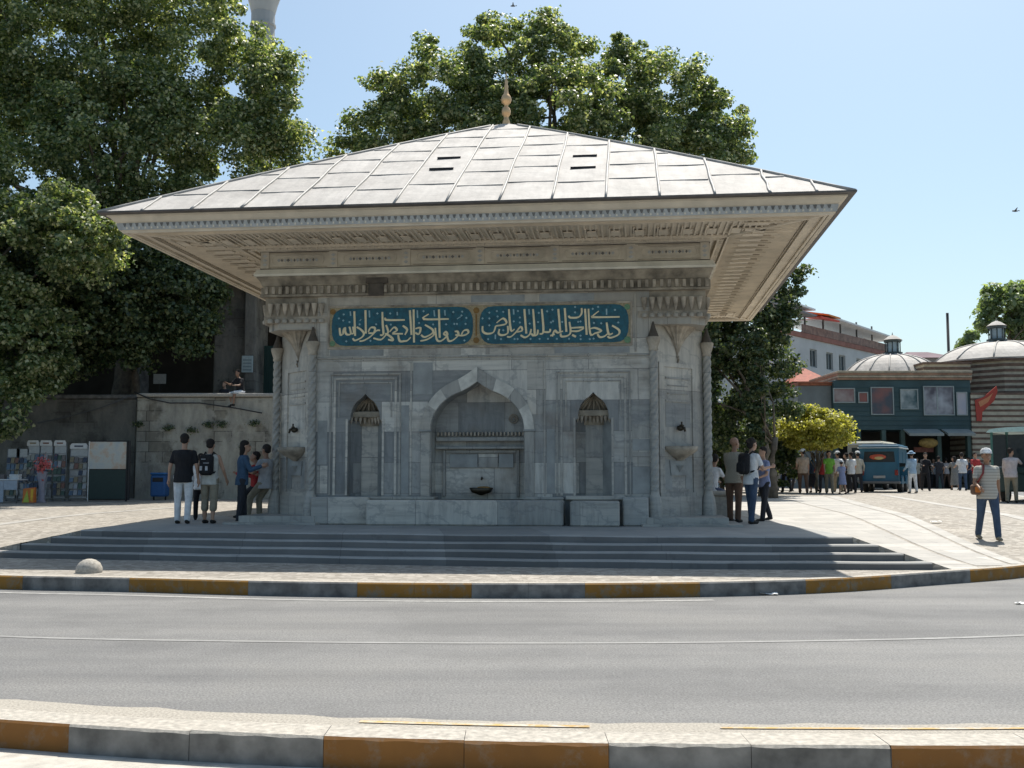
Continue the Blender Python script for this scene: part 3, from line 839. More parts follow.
# colonettes: twisted shafts with a vase base, bell capital and pointed cap
def colonette(loc, name='colonette'):
    e = bpy.data.objects.new(name, None); COL.objects.link(e); e.parent = F; e.location = (loc[0], loc[1], 0)
    mb = MB(); vs = []; K = 30; H = 150; z0, z1 = .66, 3.46
    for j in range(H + 1):
        z = z0 + (z1 - z0) * j / H
        for i in range(K):
            a = 2 * PI * i / K
            r = .078 * (1 + .13 * math.cos(4 * (a - z * 9.5)))
            vs.append((r * math.cos(a), r * math.sin(a), z))
    mb.add(vs, [[j * K + i, j * K + (i + 1) % K, (j + 1) * K + (i + 1) % K, (j + 1) * K + i] for j in range(H) for i in range(K)], 0, True)
    mb.build('shaft', M['marble_trim'], e)
    mb = MB(); mb.lathe([(.145, .17), (.15, .3), (.125, .5), (.11, .56), (.085, .62), (.08, .67)], 20); mb.build('vase_base', M['marble_side'], e)
    mb = MB(); mb.lathe([(.08, 3.44), (.10, 3.47), (.085, 3.5), (.12, 3.6), (.14, 3.68), (.14, 3.72)], 16); mb.build('capital', M['stone_muqarnas'], e)
    mb = MB(); mb.lathe([(.115, 3.72), (.10, 3.76), (.05, 3.9), (.015, 4.03)], 12); mb.build('cap', M['stone_dark'], e)
    return e
spots = []
for sx in (-1, 1):
    for sy in (-1, 1):
        spots += [(sx * (HC + .05), sy * (HB + .06)), (sx * (HB + .09), sy * (HC + .03))]
c0 = colonette(spots[0])
for p in spots[1:]:
    c = copy_tree(c0, F); c.location = (p[0], p[1], 0)
# cornice: brown dentil band, cavetto, white moulding
def ring(mb, prof, mi=0):
    """square mitred moulding, prof = (half, z) list"""
    vs = [(sx * h, sy * h, z) for h, z in prof for sx, sy in ((-1, -1), (1, -1), (1, 1), (-1, 1))]
    fs = [[j * 4 + i, j * 4 + (i + 1) % 4, (j + 1) * 4 + (i + 1) % 4, (j + 1) * 4 + i] for j in range(len(prof) - 1) for i in range(4)]
    return mb.add(vs, fs, mi)
mb = MB()
ring(mb, [(4.40, 4.66), (4.60, 4.66), (4.60, 4.705), (4.55, 4.71), (4.55, 4.88), (4.57, 4.89), (4.60, 4.98), (4.66, 5.06), (4.66, 5.075), (4.3, 5.076)], 0)
for i in range(62):
    u = -4.50 + i * .1475
    mb.box(u, u + .07, -4.615, -4.545, 4.715, 4.875, 1, .01)
    mb.box(4.545, 4.615, u, u + .07, 4.715, 4.875, 1, .01); mb.box(-4.615, -4.545, u, u + .07, 4.715, 4.875, 1, .01)
mb.box(-2.36, -1.9, -4.63, -4.56, 4.90, 5.03, 2, .01); mb.box(-2.3, -1.98, -4.64, -4.60, 4.64, 4.90, 2, .01)
mb.build('cornice', [M['stone_brown'], M['stone_muqarnas'], M['stone_dark']], F)
mb = MB()
ring(mb, [(4.3, 5.078), (4.70, 5.08), (4.71, 5.12), (4.67, 5.20), (4.66, 5.225), (4.3, 5.226)], 0)
mb.build('moulding', M['frieze_white'], F)
mb = MB()
ring(mb, [(4.4, 5.228), (4.60, 5.228), (4.60, 5.60), (4.66, 5.61), (4.66, 5.635), (4.62, 5.64), (4.62, 5.66), (4.72, 5.675), (4.72, 5.70), (4.3, 5.702)], 0)
mb.build('frieze', M['frieze'], F)
mb = MB()
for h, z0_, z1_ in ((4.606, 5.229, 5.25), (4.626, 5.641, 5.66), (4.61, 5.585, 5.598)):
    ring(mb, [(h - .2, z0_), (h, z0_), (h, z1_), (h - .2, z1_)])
mb.build('frieze_shadow_line', M['stone_dark'], F)  # dark rings painting the thin shadow lines along the mouldings
mb = MB()
def cart(mb, x0, x1, z0, z1, fr2):
    t = .018; r = (z1 - z0) * .5
    zc = (z0 + z1) / 2
    out = []
    for i in range(9):
        a = PI / 2 + PI * i / 8; out.append((x0 + r * .8 + r * .8 * math.cos(a), zc + r * math.sin(a)))
    for i in range(9):
        a = -PI / 2 + PI * i / 8; out.append((x1 - r * .8 + r * .8 * math.cos(a), zc + r * math.sin(a)))
    cxx = (x0 + x1) / 2
    inn = [(cxx + (x - cxx) * (1 - 2 * t / (x1 - x0)), zc + (z - zc) * (1 - 2 * t / (z1 - z0))) for x, z in out]
    mb.poly(out, [inn], -.022, .003, fr2, 1)
for side in range(4):
    rot = Matrix.Rotation(side * PI / 2, 4, 'Z')
    fr2 = lambda u, v, w, rot=rot: tuple(rot @ Vector((u, -4.60 + w, v)))
    for k in range(6):
        mb = MB(); xc = -4.57 + 1.5233 * (k + .5)
        mb.poly([(xc - .62, 5.27), (xc + .62, 5.27), (xc + .62, 5.285), (xc - .62, 5.285)], [], -.014, .002, fr2, 0)
        mb.poly([(xc - .62, 5.555), (xc + .62, 5.555), (xc + .62, 5.57), (xc - .62, 5.57)], [], -.014, .002, fr2, 0)
        cart(mb, xc - .56, xc + .56, 5.32, 5.52, fr2)
        r2 = random.Random(k)
        for j in range(13):
            u = xc - .40 + j * .0667; s_ = .022 + .014 * (j % 3 == 0)
            mb.poly([(u - s_, 5.42), (u, 5.42 - .035), (u + s_, 5.42), (u, 5.42 + .035)], [], -.016, .002, fr2, 2 if j % 2 else 3)
        mb.build('frieze_cartouche', [M['soffit_dark'], M['frieze'], M['frieze_mark'], M['frieze_grey']], F)
    for k in range(7 if side % 2 == 0 else 0):
        mb = MB(); xc = -4.57 + 1.5233 * k
        xc = max(-4.5, min(4.5, xc))
        mb.poly([(xc - .085, 5.25), (xc + .085, 5.25), (xc + .085, 5.59), (xc - .085, 5.59)], [], -.03, .003, fr2, 1)
        for zc in (5.33, 5.42, 5.51):
            mb.poly([(xc - .05, zc), (xc, zc - .035), (xc + .05, zc), (xc, zc + .035)], [], -.042, -.028, fr2, 3)
        mb.build('frieze_block', [M['soffit_dark'], M['frieze'], M['frieze_mark'], M['frieze_grey']], F)
# soffit: board ceiling with battens, mouldings and scroll blocks
ZS = 5.66
mb = MB()
def soff(side):
    rot = Matrix.Rotation(side * PI / 2, 4, 'Z')
    T = lambda x, y, z: tuple(rot @ Vector((x, y, z)))
    def bx(x0, x1, y0, y1, z0, z1, mi):
        mb.box(x0, x1, y0, y1, z0, z1, mi, 0, rot)
    # ground board (a trapezium)
    mb.add([T(-6.6, -6.6, ZS), T(6.6, -6.6, ZS), T(4.3, -4.3, ZS + .03), T(-4.3, -4.3, ZS + .03)], [[0, 1, 2, 3]], 0)
    # battens running out from the wall
    n = 118
    for i in range(n):
        x = -6.5 + i * 13.0 / (n - 1)
        y1 = -max(4.95, abs(x) + .10); y0 = -6.20
        if y1 - y0 > .15: bx(x - .018, x + .018, y0, y1, ZS - .014, ZS + .008, 0)
    # mouldings along the eave
    for y, w, h, mi in ((-6.52, .05, .045, 0), (-6.28, .035, .05, 0), (-6.22, .015, .03, 1), (-4.93, .035, .05, 0), (-4.87, .015, .03, 1), (-4.76, .04, .06, 0)):
        L = abs(y) - .0
        vs = []
        for yy, zz in ((y - w / 2, ZS + .01), (y - w / 2, ZS - h), (y + w / 2, ZS - h), (y + w / 2, ZS + .035)):
            vs += [T(-abs(yy), yy, zz), T(abs(yy), yy, zz)]
        mb.add(vs, [[0, 1, 3, 2], [2, 3, 5, 4], [4, 5, 7, 6]], mi)
    # carved scroll blocks in the outer border
    x = -5.9
    while x < 5.95:
        bx(x - .10, x + .08, -5.60, -5.20, ZS - .032, ZS - .015, 0)
        bx(x - .135, x - .11, -5.85, -5.10, ZS - .042, ZS - .015, 0)
        bx(x + .09, x + .105, -5.75, -5.35, ZS - .038, ZS - .015, 1)
        x += .456
    # dentils near the wall
    for i in range(60):
        x = -4.62 + i * .1566
        bx(x - .035, x + .035, -4.86, -4.79, ZS - .05, ZS + .01, 0)
for s_ in range(4): soff(s_)
# hip mouldings of the soffit corners
for sx in (-1, 1):
    for sy in (-1, 1):
        mb.tube([(sx * 4.75, sy * 4.75, ZS), (sx * 6.5, sy * 6.5, ZS - .01)], .04, 6, 0)
mb.build('soffit', [M['soffit'], M['soffit_dark']], F)
# fascia
mb = MB()
ring(mb, [(6.56, ZS + .0), (6.56, 5.61), (6.62, 5.60), (6.64, 5.63), (6.66, 5.635), (6.70, 5.775), (6.71, 5.78), (6.74, 5.80), (6.80, 5.87), (6.84, 5.88), (6.84, 5.905), (6.5, 5.906)], 0)
mb.build('fascia', M['soffit'], F)
mb = MB()
for side in range(4):
    rot = Matrix.Rotation(side * PI / 2, 4, 'Z')
    T = lambda x, y, z: tuple(rot @ Vector((x, y, z)))
    mb.add([T(-6.675, -6.675, 5.645), T(6.675, -6.675, 5.645), T(6.708, -6.708, 5.77), T(-6.708, -6.708, 5.77)], [[0, 1, 2, 3]], 0)
    n = 108
    for i in range(n):      # little leaf points, dark between
        x = -6.6 + 13.2 * (i + .5) / n
        mb.add([T(x - .035, -6.712, 5.765), T(x + .035, -6.712, 5.765), T(x + .012, -6.700, 5.70), T(x - .012, -6.700, 5.70)], [[0, 1, 2, 3]], 1)
        mb.add([T(x + .03, -6.698, 5.70), T(x + .055, -6.698, 5.70), T(x + .06, -6.688, 5.66), T(x + .02, -6.688, 5.66)], [[0, 1, 2, 3]], 2)
mb.build('fascia_band', [M['frieze_grey'], M['frieze_mark'], M['frieze_white']], F)
# roof: slightly bulged pyramid of lead sheets
roof = empty('roof', (0, 0, 0)); roof.parent = F
HE, ZE, ZA = 6.95, 5.93, 9.72
def rz_(t):  # t = 0 at eave, 1 at apex
    return ZE + (ZA - ZE) * (t + .055 * t * (1 - t))
mb = MB(); T_ = 26
for side in range(4):
    rot = Matrix.Rotation(side * PI / 2, 4, 'Z')
    vs = []; fs = []; K = 30
    for j in range(T_ + 1):
        t = j / T_; h = HE * (1 - t)
        for i in range(K + 1):
            u = -1 + 2 * i / K
            vs.append(tuple(rot @ Vector((u * h, -h, rz_(t) + .008 * math.sin(u * h * 5.1 + t * 9) * (1 if 0 < i < K and 0 < j < T_ else 0)))))
    for j in range(T_):
        for i in range(K):
            a = j * (K + 1) + i; fs.append([a, a + 1, a + K + 2, a + K + 1])
    mb.add(vs, fs, 0, True)
o = mb.build('lead_sheeting', M['lead'], roof)
mb = MB(); ring(mb, [(6.5, 5.908), (6.86, 5.908), (6.97, 5.915), (6.975, 5.945), (6.93, 5.955)], 0); mb.build('lead_lip', M['lead_lip'], roof)
mb = MB()
seams = [-6.1, -5.13, -4.16, -3.2, -2.24, -1.27, -.3, .67, 1.63, 2.6, 3.56, 4.53, 5.5, 6.3]
rr = random.Random(12)
for side in range(4):
    rot = Matrix.Rotation(side * PI / 2, 4, 'Z')
    for x in seams:
        tm = 1 - abs(x) / HE
        pts = []
        wob = rr.uniform(-.02, .02)
        for i in range(12):
            t = tm * i / 11
            pts.append(rot @ Vector((x + wob * math.sin(i), -HE * (1 - t) - .005, rz_(t) + .012)))
        mb.tube(pts, .024, 6, 0)
    for x in [-6.6] + seams:
        nx = [s for s in seams if s > x + .05]
        x1 = nx[0] if nx else 6.8
        w = x1 - x
        for kk in range(1, 7):
            t = kk * .145 + rr.uniform(-.01, .01) + (.03 if seams.count(x) and seams.index(x) % 2 else 0)
            hw = HE * (1 - t)
            a, b = max(x + .04, -hw + .06), min(x1 - .04, hw - .06)
            if b - a < .12: continue
            dark = (kk in (2, 3) and x in (-1.27, 1.63)) if side == 0 else (rr.random() < .1 and kk < 5)
            if dark: a, b = a + .2 * w, b - .2 * w
            if b - a < .1: continue
            z = rz_(t)
            vs = [(a, -hw - .03, z - .012), (b, -hw - .03, z - .012 ), (b, -hw - .03, z + .003), (a, -hw - .03, z + .003), (b, -hw + .05, z + .035), (a, -hw + .05, z + .035)]
            if dark: vs = [(a, -hw - .05, z - .02), (b, -hw - .05, z - .02 ), (b, -hw - .03, z + .035), (a, -hw - .03, z + .035), (b, -hw + .05, z + .045), (a, -hw + .05, z + .045)]
            vs = [tuple(rot @ Vector(v)) for v in vs]
            mb.add(vs, [[0, 1, 2, 3]], 1 if dark else (0 if rr.random() < .5 else 2)); mb.add(vs, [[3, 2, 4, 5]], 2)
for sx, sy in ((-1, -1), (1, -1), (1, 1), (-1, 1)):
    mb.tube([(sx * HE * (1 - i / 20), sy * HE * (1 - i / 20), rz_(i / 20) + .012) for i in range(20)], .032, 6, 0)
mb.build('seam', [M['lead_seam'], M['dark_gap'], M['lead']], roof)
mb = MB(); mb.lathe([(.22, 9.45), (.16, 9.62), (.11, 9.72), (.12, 9.74), (.07, 9.84), (.07, 9.88), (.13, 9.94), (.145, 10.02), (.11, 10.10), (.06, 10.14), (.06, 10.18), (.14, 10.24), (.17, 10.32), (.13, 10.41), (.07, 10.48), (.055, 10.6), (.065, 10.66), (.04, 10.72), (.05, 10.78), (.02, 10.86), (.012, 11.02)], 20, sx=.8, sy=.8)
mb.build('finial', M['gold'], F)
# inscription of tiles with its lettering
ins = empty('inscription_panel', (0, 0, 0)); ins.parent = F
def pz(px, py):
    a = -3.13 + (px - 333) * 6.14 / 297
    top = 308 - 4.0 * (px - 333) / 297; bot = 347.5 - 2.5 * (px - 333) / 297
    return a, 4.45 - (py - top) / (bot - top) * .85
yF = -HB
pf = lambda u, v, w: (u, yF - w, v)
mb = MB(); mb.box(-3.17, 3.06, yF - .03, yF + .003, 3.565, 3.605, 0, .006); mb.box(-3.17, 3.06, yF - .03, yF + .003, 4.42, 4.46, 0, .006)
mb.box(-3.17, -3.13, yF - .03, yF + .003, 3.605, 4.42, 0, .006); mb.box(3.02, 3.06, yF - .03, yF + .003, 3.605, 4.42, 0, .006)
mb.build('panel_frame', M['stone_muqarnas'], ins)
mb = MB(); mb.box(-3.13, 3.02, yF - .012, yF + .004, 3.605, 4.42, 0)
mb.build('tile_border', M['tile_gold'], ins)
mb = MB()
def cartouche(x0, x1, z0, z1):
    pts = []; rx, rz2 = .30, (z1 - z0) / 2; zc = (z0 + z1) / 2
    for i in range(11):
        a = PI / 2 + PI * i / 10; pts.append((x0 + rx + rx * math.copysign(abs(math.cos(a)) ** .75, math.cos(a)), zc + rz2 * math.copysign(abs(math.sin(a)) ** .75, math.sin(a))))
    for i in range(11):
        a = -PI / 2 + PI * i / 10; pts.append((x1 - rx + rx * math.copysign(abs(math.cos(a)) ** .75, math.cos(a)), zc + rz2 * math.copysign(abs(math.sin(a)) ** .75, math.sin(a))))
    return pts
mb.poly(cartouche(-3.09, -.15, 3.63, 4.40), [], .010, .022, pf); mb.build('blue_tile', M['tile_blue'], ins); mb = MB(); mb.poly(cartouche(-.02, 2.99, 3.63, 4.40), [], .010, .022, pf)
mb.build('blue_tile', M['tile_blue'], ins)
mb = MB()
for x, z, r, mi in ((-.085, 4.32, .065, 0), (-.085, 3.71, .065, 0), (-3.07, 4.34, .06, 0), (-3.07, 3.68, .06, 1), (2.96, 4.34, .06, 1), (2.96, 3.68, .07, 1)):
    mb.poly([(x + r * math.cos(2 * PI * i / 8), z + r * math.sin(2 * PI * i / 8)) for i in range(8)], [], .010, .026, pf, mi)
mb.poly([(-.10, 3.8), (-.07, 3.8), (-.07, 4.24), (-.10, 4.24)], [], .010, .026, pf, 0)
mb.build('tile_flower', [M['ochre'], M['tile_green']], ins)
S = {333: ([[(135,345),(150,435),(178,428)], [(185,430),(190,370),(210,345),(215,400),(240,432),(290,420),(270,330)], [(290,420),(332,410),(320,330)], [(335,130),(350,450)], [(370,335),(430,370),(470,420),(440,470),(350,510),(320,480)], [(487,115),(497,420)], [(530,400),(560,345),(620,350),(600,410),(530,415)], [(410,520),(470,510),(560,460),(640,385),(690,380)], [(718,140),(725,300),(735,430),(690,440)], [(770,310),(800,400),(760,450),(700,500),(600,480)], [(760,215),(780,245),(1024,245)], [(820,400),(880,340),(920,380),(860,420),(1000,425)], [(760,420),(830,460),(870,510),(800,500)], [(935,440),(960,520),(1034,520)]],
           [[(280,130),(285,190)], [(540,120),(545,210)], [(920,140),(922,185)], [(430,235),(410,255)]], [(190,170),(125,222),(185,250),(270,270),(410,300),(650,160),(635,300),(825,160),(560,515),(230,520),(835,305)]),
     407: ([[(0,520),(60,515),(110,470)], [(95,120),(120,440)], [(145,110),(155,540)], [(0,320),(60,370),(30,440)], [(350,170),(280,235),(620,235)], [(487,110),(500,480)], [(300,310),(400,370),(400,420),(300,470),(250,440)], [(170,360),(240,350),(220,430),(170,410)], [(240,520),(330,500),(420,440),(400,370)], [(440,350),(460,500),(520,520),(600,450),(580,400),(555,430),(590,450)], [(600,450),(620,520),(680,510),(750,450)], [(700,400),(740,400),(750,450),(710,440)], [(750,450),(820,450),(880,420),(870,380),(820,390),(790,440)]],
           [[(195,120),(200,220)], [(420,120),(430,200)], [(565,120),(570,190)], [(780,205),(730,235)]], [(280,132),(220,285),(410,305),(585,305),(695,300),(730,300),(680,145),(800,140),(790,190),(855,222),(845,300),(830,515)]),
     481: ([[(75,330),(80,400),(140,430),(220,410),(250,330)], [(250,330),(390,300),(350,230),(260,290)], [(300,370),(290,430),(340,450),(410,420),(410,330)], [(425,110),(450,380),(500,370)], [(400,470),(450,470),(520,410),(580,340),(600,390),(530,410)], [(630,110),(655,430)], [(580,450),(640,480),(700,440),(720,370)], [(745,110),(765,440),(720,430)], [(860,110),(880,400),(830,435)], [(880,410),(960,410),(970,370)], [(970,460),(1030,440)], [(765,460),(800,440),(810,380)]],
           [[(485,110),(490,180)], [(245,440),(245,500)], [(690,110),(695,180)]], [(165,155),(75,230),(165,230),(265,135),(350,145),(275,205),(165,320),(350,385),(150,500),(320,500),(545,135),(570,220),(490,270),(570,285),(500,500),(540,500),(700,300),(810,280),(820,160),(930,140),(1000,120),(980,285),(830,500),(940,500),(710,500)]),
     555: ([[(80,110),(105,410)], [(165,100),(185,410)], [(0,470),(30,390),(70,420),(140,400)], [(110,430),(120,470),(200,460),(240,410),(225,280)], [(240,360),(410,355),(340,400),(250,400)], [(260,450),(310,475)], [(215,200),(240,225),(340,220),(385,170),(385,100)], [(430,110),(450,450)], [(475,110),(495,430),(560,430),(640,400),(560,360),(500,370)], [(590,440),(620,480),(680,470),(740,420)], [(610,140),(535,200),(540,220),(880,218)], [(710,290),(735,440),(790,430)], [(780,330),(870,390),(860,450),(760,490),(720,470)]],
           [[(710,110),(710,190)]], [(300,85),(300,155),(530,110),(600,85),(820,125),(860,290),(545,295),(640,300),(340,280),(370,275),(220,500),(370,460),(370,505),(490,505),(540,500),(130,280),(10,270),(60,500)])}
lay = .022
mb = MB()
for x0, (strokes, thin, dots) in S.items():
    if x0 == 481: mb.build('lettering', [M['letter'], M['letter_dim']], ins); mb = MB()
    cv = lambda p: pz(x0 + p[0] / 13.47, 303 + p[1] / 13.47)
    for s_ in strokes:
        lay += .00012
        mb.ribbon([cv(p) for p in s_], .038, 0, lambda u, v, w, lay=lay: (u, yF - lay - w, v), .008)
    for s_ in thin:
        mb.ribbon([cv(p) for p in s_], .026, 1, pf if False else (lambda u, v, w: (u, yF - .0225 - w, v)), .006)
    for p in dots:
        u, v = cv(p); r = .024
        mb.poly([(u - r, v), (u, v - r), (u + r, v), (u, v + r)], [], .021, .029, pf, 1)
mb.build('lettering', [M['letter'], M['letter_dim']], ins)

# ------------------------------------------------------------------ trees
def leaves_obj(name, pts, nrm, size, mat, parent, seed=0, aspect=0.75):
    """many small folded leaves; pts, nrm: (n,3) arrays"""
    rg = np.random.default_rng(seed)
    n = len(pts)
    nn = nrm + rg.normal(0, .75, (n, 3)); nn /= np.linalg.norm(nn, axis=1)[:, None]
    t = rg.normal(0, 1, (n, 3)); t -= (t * nn).sum(1)[:, None] * nn; t /= np.linalg.norm(t, axis=1)[:, None]
    b = np.cross(nn, t)
    s = size * rg.uniform(.6, 1.3, n)[:, None]
    v = np.empty((n, 4, 3))
    v[:, 0] = pts - t * s * .5
    v[:, 1] = pts + b * s * .5 * aspect + nn * s * .12 - t * s * .08
    v[:, 2] = pts + t * s * .5
    v[:, 3] = pts - b * s * .5 * aspect + nn * s * .12 - t * s * .08
    me = bpy.data.meshes.new(name)
    me.vertices.add(n * 4); me.vertices.foreach_set('co', v.reshape(-1))
    me.loops.add(n * 4); me.loops.foreach_set('vertex_index', np.arange(n * 4, dtype=np.int32))
    me.polygons.add(n); me.polygons.foreach_set('loop_start', np.arange(0, n * 4, 4, dtype=np.int32))
    me.polygons.foreach_set('loop_total', np.full(n, 4, dtype=np.int32))
    me.materials.append(mat); me.update(calc_edges=True)
    o = bpy.data.objects.new(name, me); COL.objects.link(o); o.parent = parent
    return o

def tree(name, label, cat, base, lobes, n_leaf, size, mat, trunk_r=.35, group=None, seed=1, clump_r=.75, per=None, fork=None, limbs=14, spray=.25):
    """lobes: list of (x, y, z, rx, ry, rz) in world space"""
    rg = np.random.default_rng(seed)
    e = empty(name, base, 0, label, cat, group)
    base = np.array(base)
    L = np.array(lobes, float)
    vol = L[:, 3] * L[:, 4] * L[:, 5]; area = vol ** (2 / 3)
    per = per or 90
    nc = max(6, n_leaf // per)
    pick = rg.choice(len(L), nc, p=area / area.sum())
    d = rg.normal(0, 1, (nc, 3)); d /= np.linalg.norm(d, axis=1)[:, None]
    rad = rg.uniform(.45, 1.0, nc) ** .5
    # gaps: keep fewer clumps below
    cen = L[pick, :3] + d * L[pick, 3:] * rad[:, None]
    cr_ = clump_r * rg.uniform(.55, 1.35, nc)
    k = rg.choice(nc, n_leaf)
    dd = rg.normal(0, 1, (n_leaf, 3)); dd /= np.linalg.norm(dd, axis=1)[:, None]
    rr2 = rg.uniform(.15, 1.0, n_leaf) ** .45
    out = rg.random(n_leaf) < .06
    rr2[out] *= rg.uniform(1.1, 1.6, out.sum())
    pts = cen[k] + dd * (cr_[k] * rr2)[:, None] * np.array([1, 1, .62])
    nrm = dd * .6 + d[k] * .35 + np.array([0, 0, .65])
    ok = pts[:, 2] > base[2] + .3
    leaves_obj('crown', pts[ok] - base, nrm[ok], size, mat, e, seed)
    # trunk and limbs
    mb = MB()
    c = L[:, :3].mean(0)
    fz = fork if fork is not None else base[2] + (L[:, 2].min() - base[2]) * .8 + .5
    wob = rg.uniform(-.12, .12, (6, 2))
    tp = [(0, 0, -.3)]; tr = [trunk_r * 1.5]
    for i in range(1, 6):
        t = i / 5
        tp.append((wob[i, 0] * t, wob[i, 1] * t, (fz - base[2]) * t)); tr.append(trunk_r * (1.15 - .35 * t))
    mb.tube(tp, tr, 12)
    top = Vector(tp[-1])
    order = rg.permutation(nc)[:limbs]
    for q in order:
        tgt = Vector(cen[q] - base)
        mid = top.lerp(tgt, .5) + Vector((rg.uniform(-.4, .4), rg.uniform(-.4, .4), .15 * (tgt - top).length))
        P = [top - Vector((0, 0, .3)), top.lerp(mid, .5) + Vector((rg.uniform(-.2, .2), 0, .1)), mid, mid.lerp(tgt, .55) + Vector((rg.uniform(-.3, .3), rg.uniform(-.3, .3), .2)), tgt]
        r0 = trunk_r * .33
        mb.tube(P, [r0, r0 * .72, r0 * .5, r0 * .3, r0 * .1], 7)
        for _ in range(2):
            q2 = rg.integers(nc); t2 = Vector(cen[q2] - base)
            if (t2 - mid).length < 4.5:
                mb.tube([mid, mid.lerp(t2, .5) + Vector((0, 0, .25)), t2], [r0 * .35, r0 * .2, r0 * .06], 5)
    mb.build('trunk', M['bark'], e)
    return e

def lobe(px, py, d, rpx, rz=None, rd=None):
    p = at(px, d, py=py); r = rpx * d / FOC
    return (p.x, p.y, p.z, r, rd if rd else r, (rz * d / FOC) if rz else r)

PG = 'big plane trees around the square'
TZ = 3.8
tree('plane_tree', 'huge dense green plane tree filling the upper left behind the terrace wall', 'tree', (-15.5, 43, TZ),
     [lobe(60, 30, 42, 105), lobe(165, 50, 43, 88), lobe(250, 75, 43, 42), lobe(262, 120, 42, 40), lobe(110, 150, 41, 95), lobe(215, 170, 42, 78), lobe(20, 190, 40, 80), lobe(-60, 80, 42, 110), lobe(130, -60, 42, 120), lobe(10, -70, 42, 110), lobe(288, 70, 42, 14), lobe(292, 150, 42, 17), lobe(130, 260, 42, 80), lobe(205, 250, 43, 60), lobe(258, 95, 42, 45), lobe(282, 120, 42, 26), lobe(250, 150, 42, 45), lobe(236, 40, 42, 35), lobe(105, 95, 42, 60), lobe(160, 150, 42, 55), lobe(95, 200, 42, 50), lobe(190, 110, 42, 40), lobe(50, 110, 42, 55)],
     260000, .155, M['leaf'], .5, None, 5, .66, limbs=16, per=170)
tree('plane_tree', 'low hanging dark leafy plane tree in front of the portico left of the fountain', 'tree', (-14.2, 40.3, TZ),
     [lobe(110, 290, 38, 70), lobe(175, 300, 38.5, 50), lobe(225, 258, 39, 26), lobe(60, 320, 38, 60), lobe(130, 335, 38, 35), lobe(190, 330, 38, 24), lobe(55, 250, 37, 55)],
     70000, .155, M['leaf_dark'], .15, None, 8, .45, limbs=8)
tree('plane_tree', 'leafy plane tree at the left edge hanging over the postcard racks', 'tree', (-19.6, 37.3, .2),
     [lobe(15, 250, 34.5, 60), lobe(60, 215, 34, 38), lobe(85, 245, 34, 40), lobe(20, 340, 35, 55), lobe(-50, 300, 35, 80), lobe(0, 400, 35, 38), lobe(50, 375, 36, 26), lobe(-50, 180, 36, 70)],
     70000, .15, M['leaf'], .35, None, 11, .45, limbs=8)
tree('plane_tree', 'broad plane tree rising behind the fountain roof in the middle', 'tree', (2.0, 46, .3),
     [lobe(440, 110, 45, 62), lobe(500, 70, 46, 55), lobe(550, 60, 46, 45), lobe(395, 140, 45, 50), lobe(378, 82, 45, 10), lobe(425, 48, 45, 12), lobe(560, 130, 44, 70), lobe(620, 90, 46, 40), lobe(616, 48, 46, 13), lobe(652, 55, 46, 16), lobe(670, 100, 46, 48), lobe(710, 125, 46, 38), lobe(735, 145, 45, 22), lobe(620, 160, 45, 70), lobe(480, 150, 45, 70), lobe(350, 155, 45, 20), lobe(545, 22, 46, 14), lobe(680, 175, 46, 60)],
     170000, .16, M['leaf'], .5, None, 21, .5, limbs=14, per=140)
tree('plane_tree', 'tall dark tree standing right of the fountain under the eave', 'tree', (9.4, 40, .2),
     [lobe(735, 330, 40, 40), lobe(765, 300, 40, 28), lobe(788, 285, 40, 16), lobe(780, 325, 40, 20), lobe(720, 390, 41, 36), lobe(770, 370, 41, 28), lobe(800, 268, 40, 7), lobe(700, 340, 41, 30), lobe(785, 400, 42, 18), lobe(740, 425, 42, 30), lobe(690, 400, 42, 30), lobe(660, 300, 42, 60)],
     60000, .145, M['leaf_dark'], .2, None, 31, .42, limbs=8)
tree('ivy_clad_tree', 'slender trunk wrapped in dark ivy between the fountain and the yellow bush', 'tree', (9.3, 38.3, .2),
     [lobe(757, 440, 38.3, 7, 30), lobe(757, 400, 38.3, 9, 30), lobe(756, 355, 38.3, 10, 30)], 9000, .14, M['leaf_dark'], .14, None, 33, .2, limbs=4)
tree('round_bush', 'round yellow green bush on short stems behind the crowd', 'bush', (12.6, 44.5, .24),
     [lobe(815, 425, 44.5, 33, 15), lobe(795, 432, 44.5, 20, 14), lobe(838, 432, 44.5, 18, 12), lobe(812, 414, 44.5, 16, 8), lobe(815, 440, 44.5, 30, 9)],
     20000, .12, M['leaf_yellow'], .07, None, 41, .3, per=60, fork=1.4)
tree('leafy_tree', 'tree behind the shallow lead dome at the far right edge', 'tree', (39.0, 84, .3),
     [lobe(1010, 310, 84, 22), lobe(992, 300, 84, 12), lobe(1025, 300, 84, 20), lobe(985, 322, 84, 9), lobe(1040, 320, 84, 30)],
     9000, .42, M['leaf_far'], .3, None, 51, .8)
tree('leafy_tree', 'tiny distant tree between the two lead domes', 'tree', (47.5, 110, .3),
     [lobe(970, 342, 110, 6, 8), lobe(965, 350, 110, 8, 5), lobe(973, 335, 110, 3, 5)], 900, .5, M['leaf_far'], .2, None, 52, .7)
# hedge and creepers right of the fountain
tree('hedge', 'dark clipped greenery behind the people standing right of the fountain', 'hedge', (9.0, 46, .25),
     [lobe(p, y, 46, 20, 26, 1.2) for p, y in ((690, 440), (715, 430), (735, 445), (760, 440), (783, 445), (700, 470), (740, 472), (775, 470))], 16000, .2, M['leaf_dark'], .1, None, 61, .35, limbs=6)

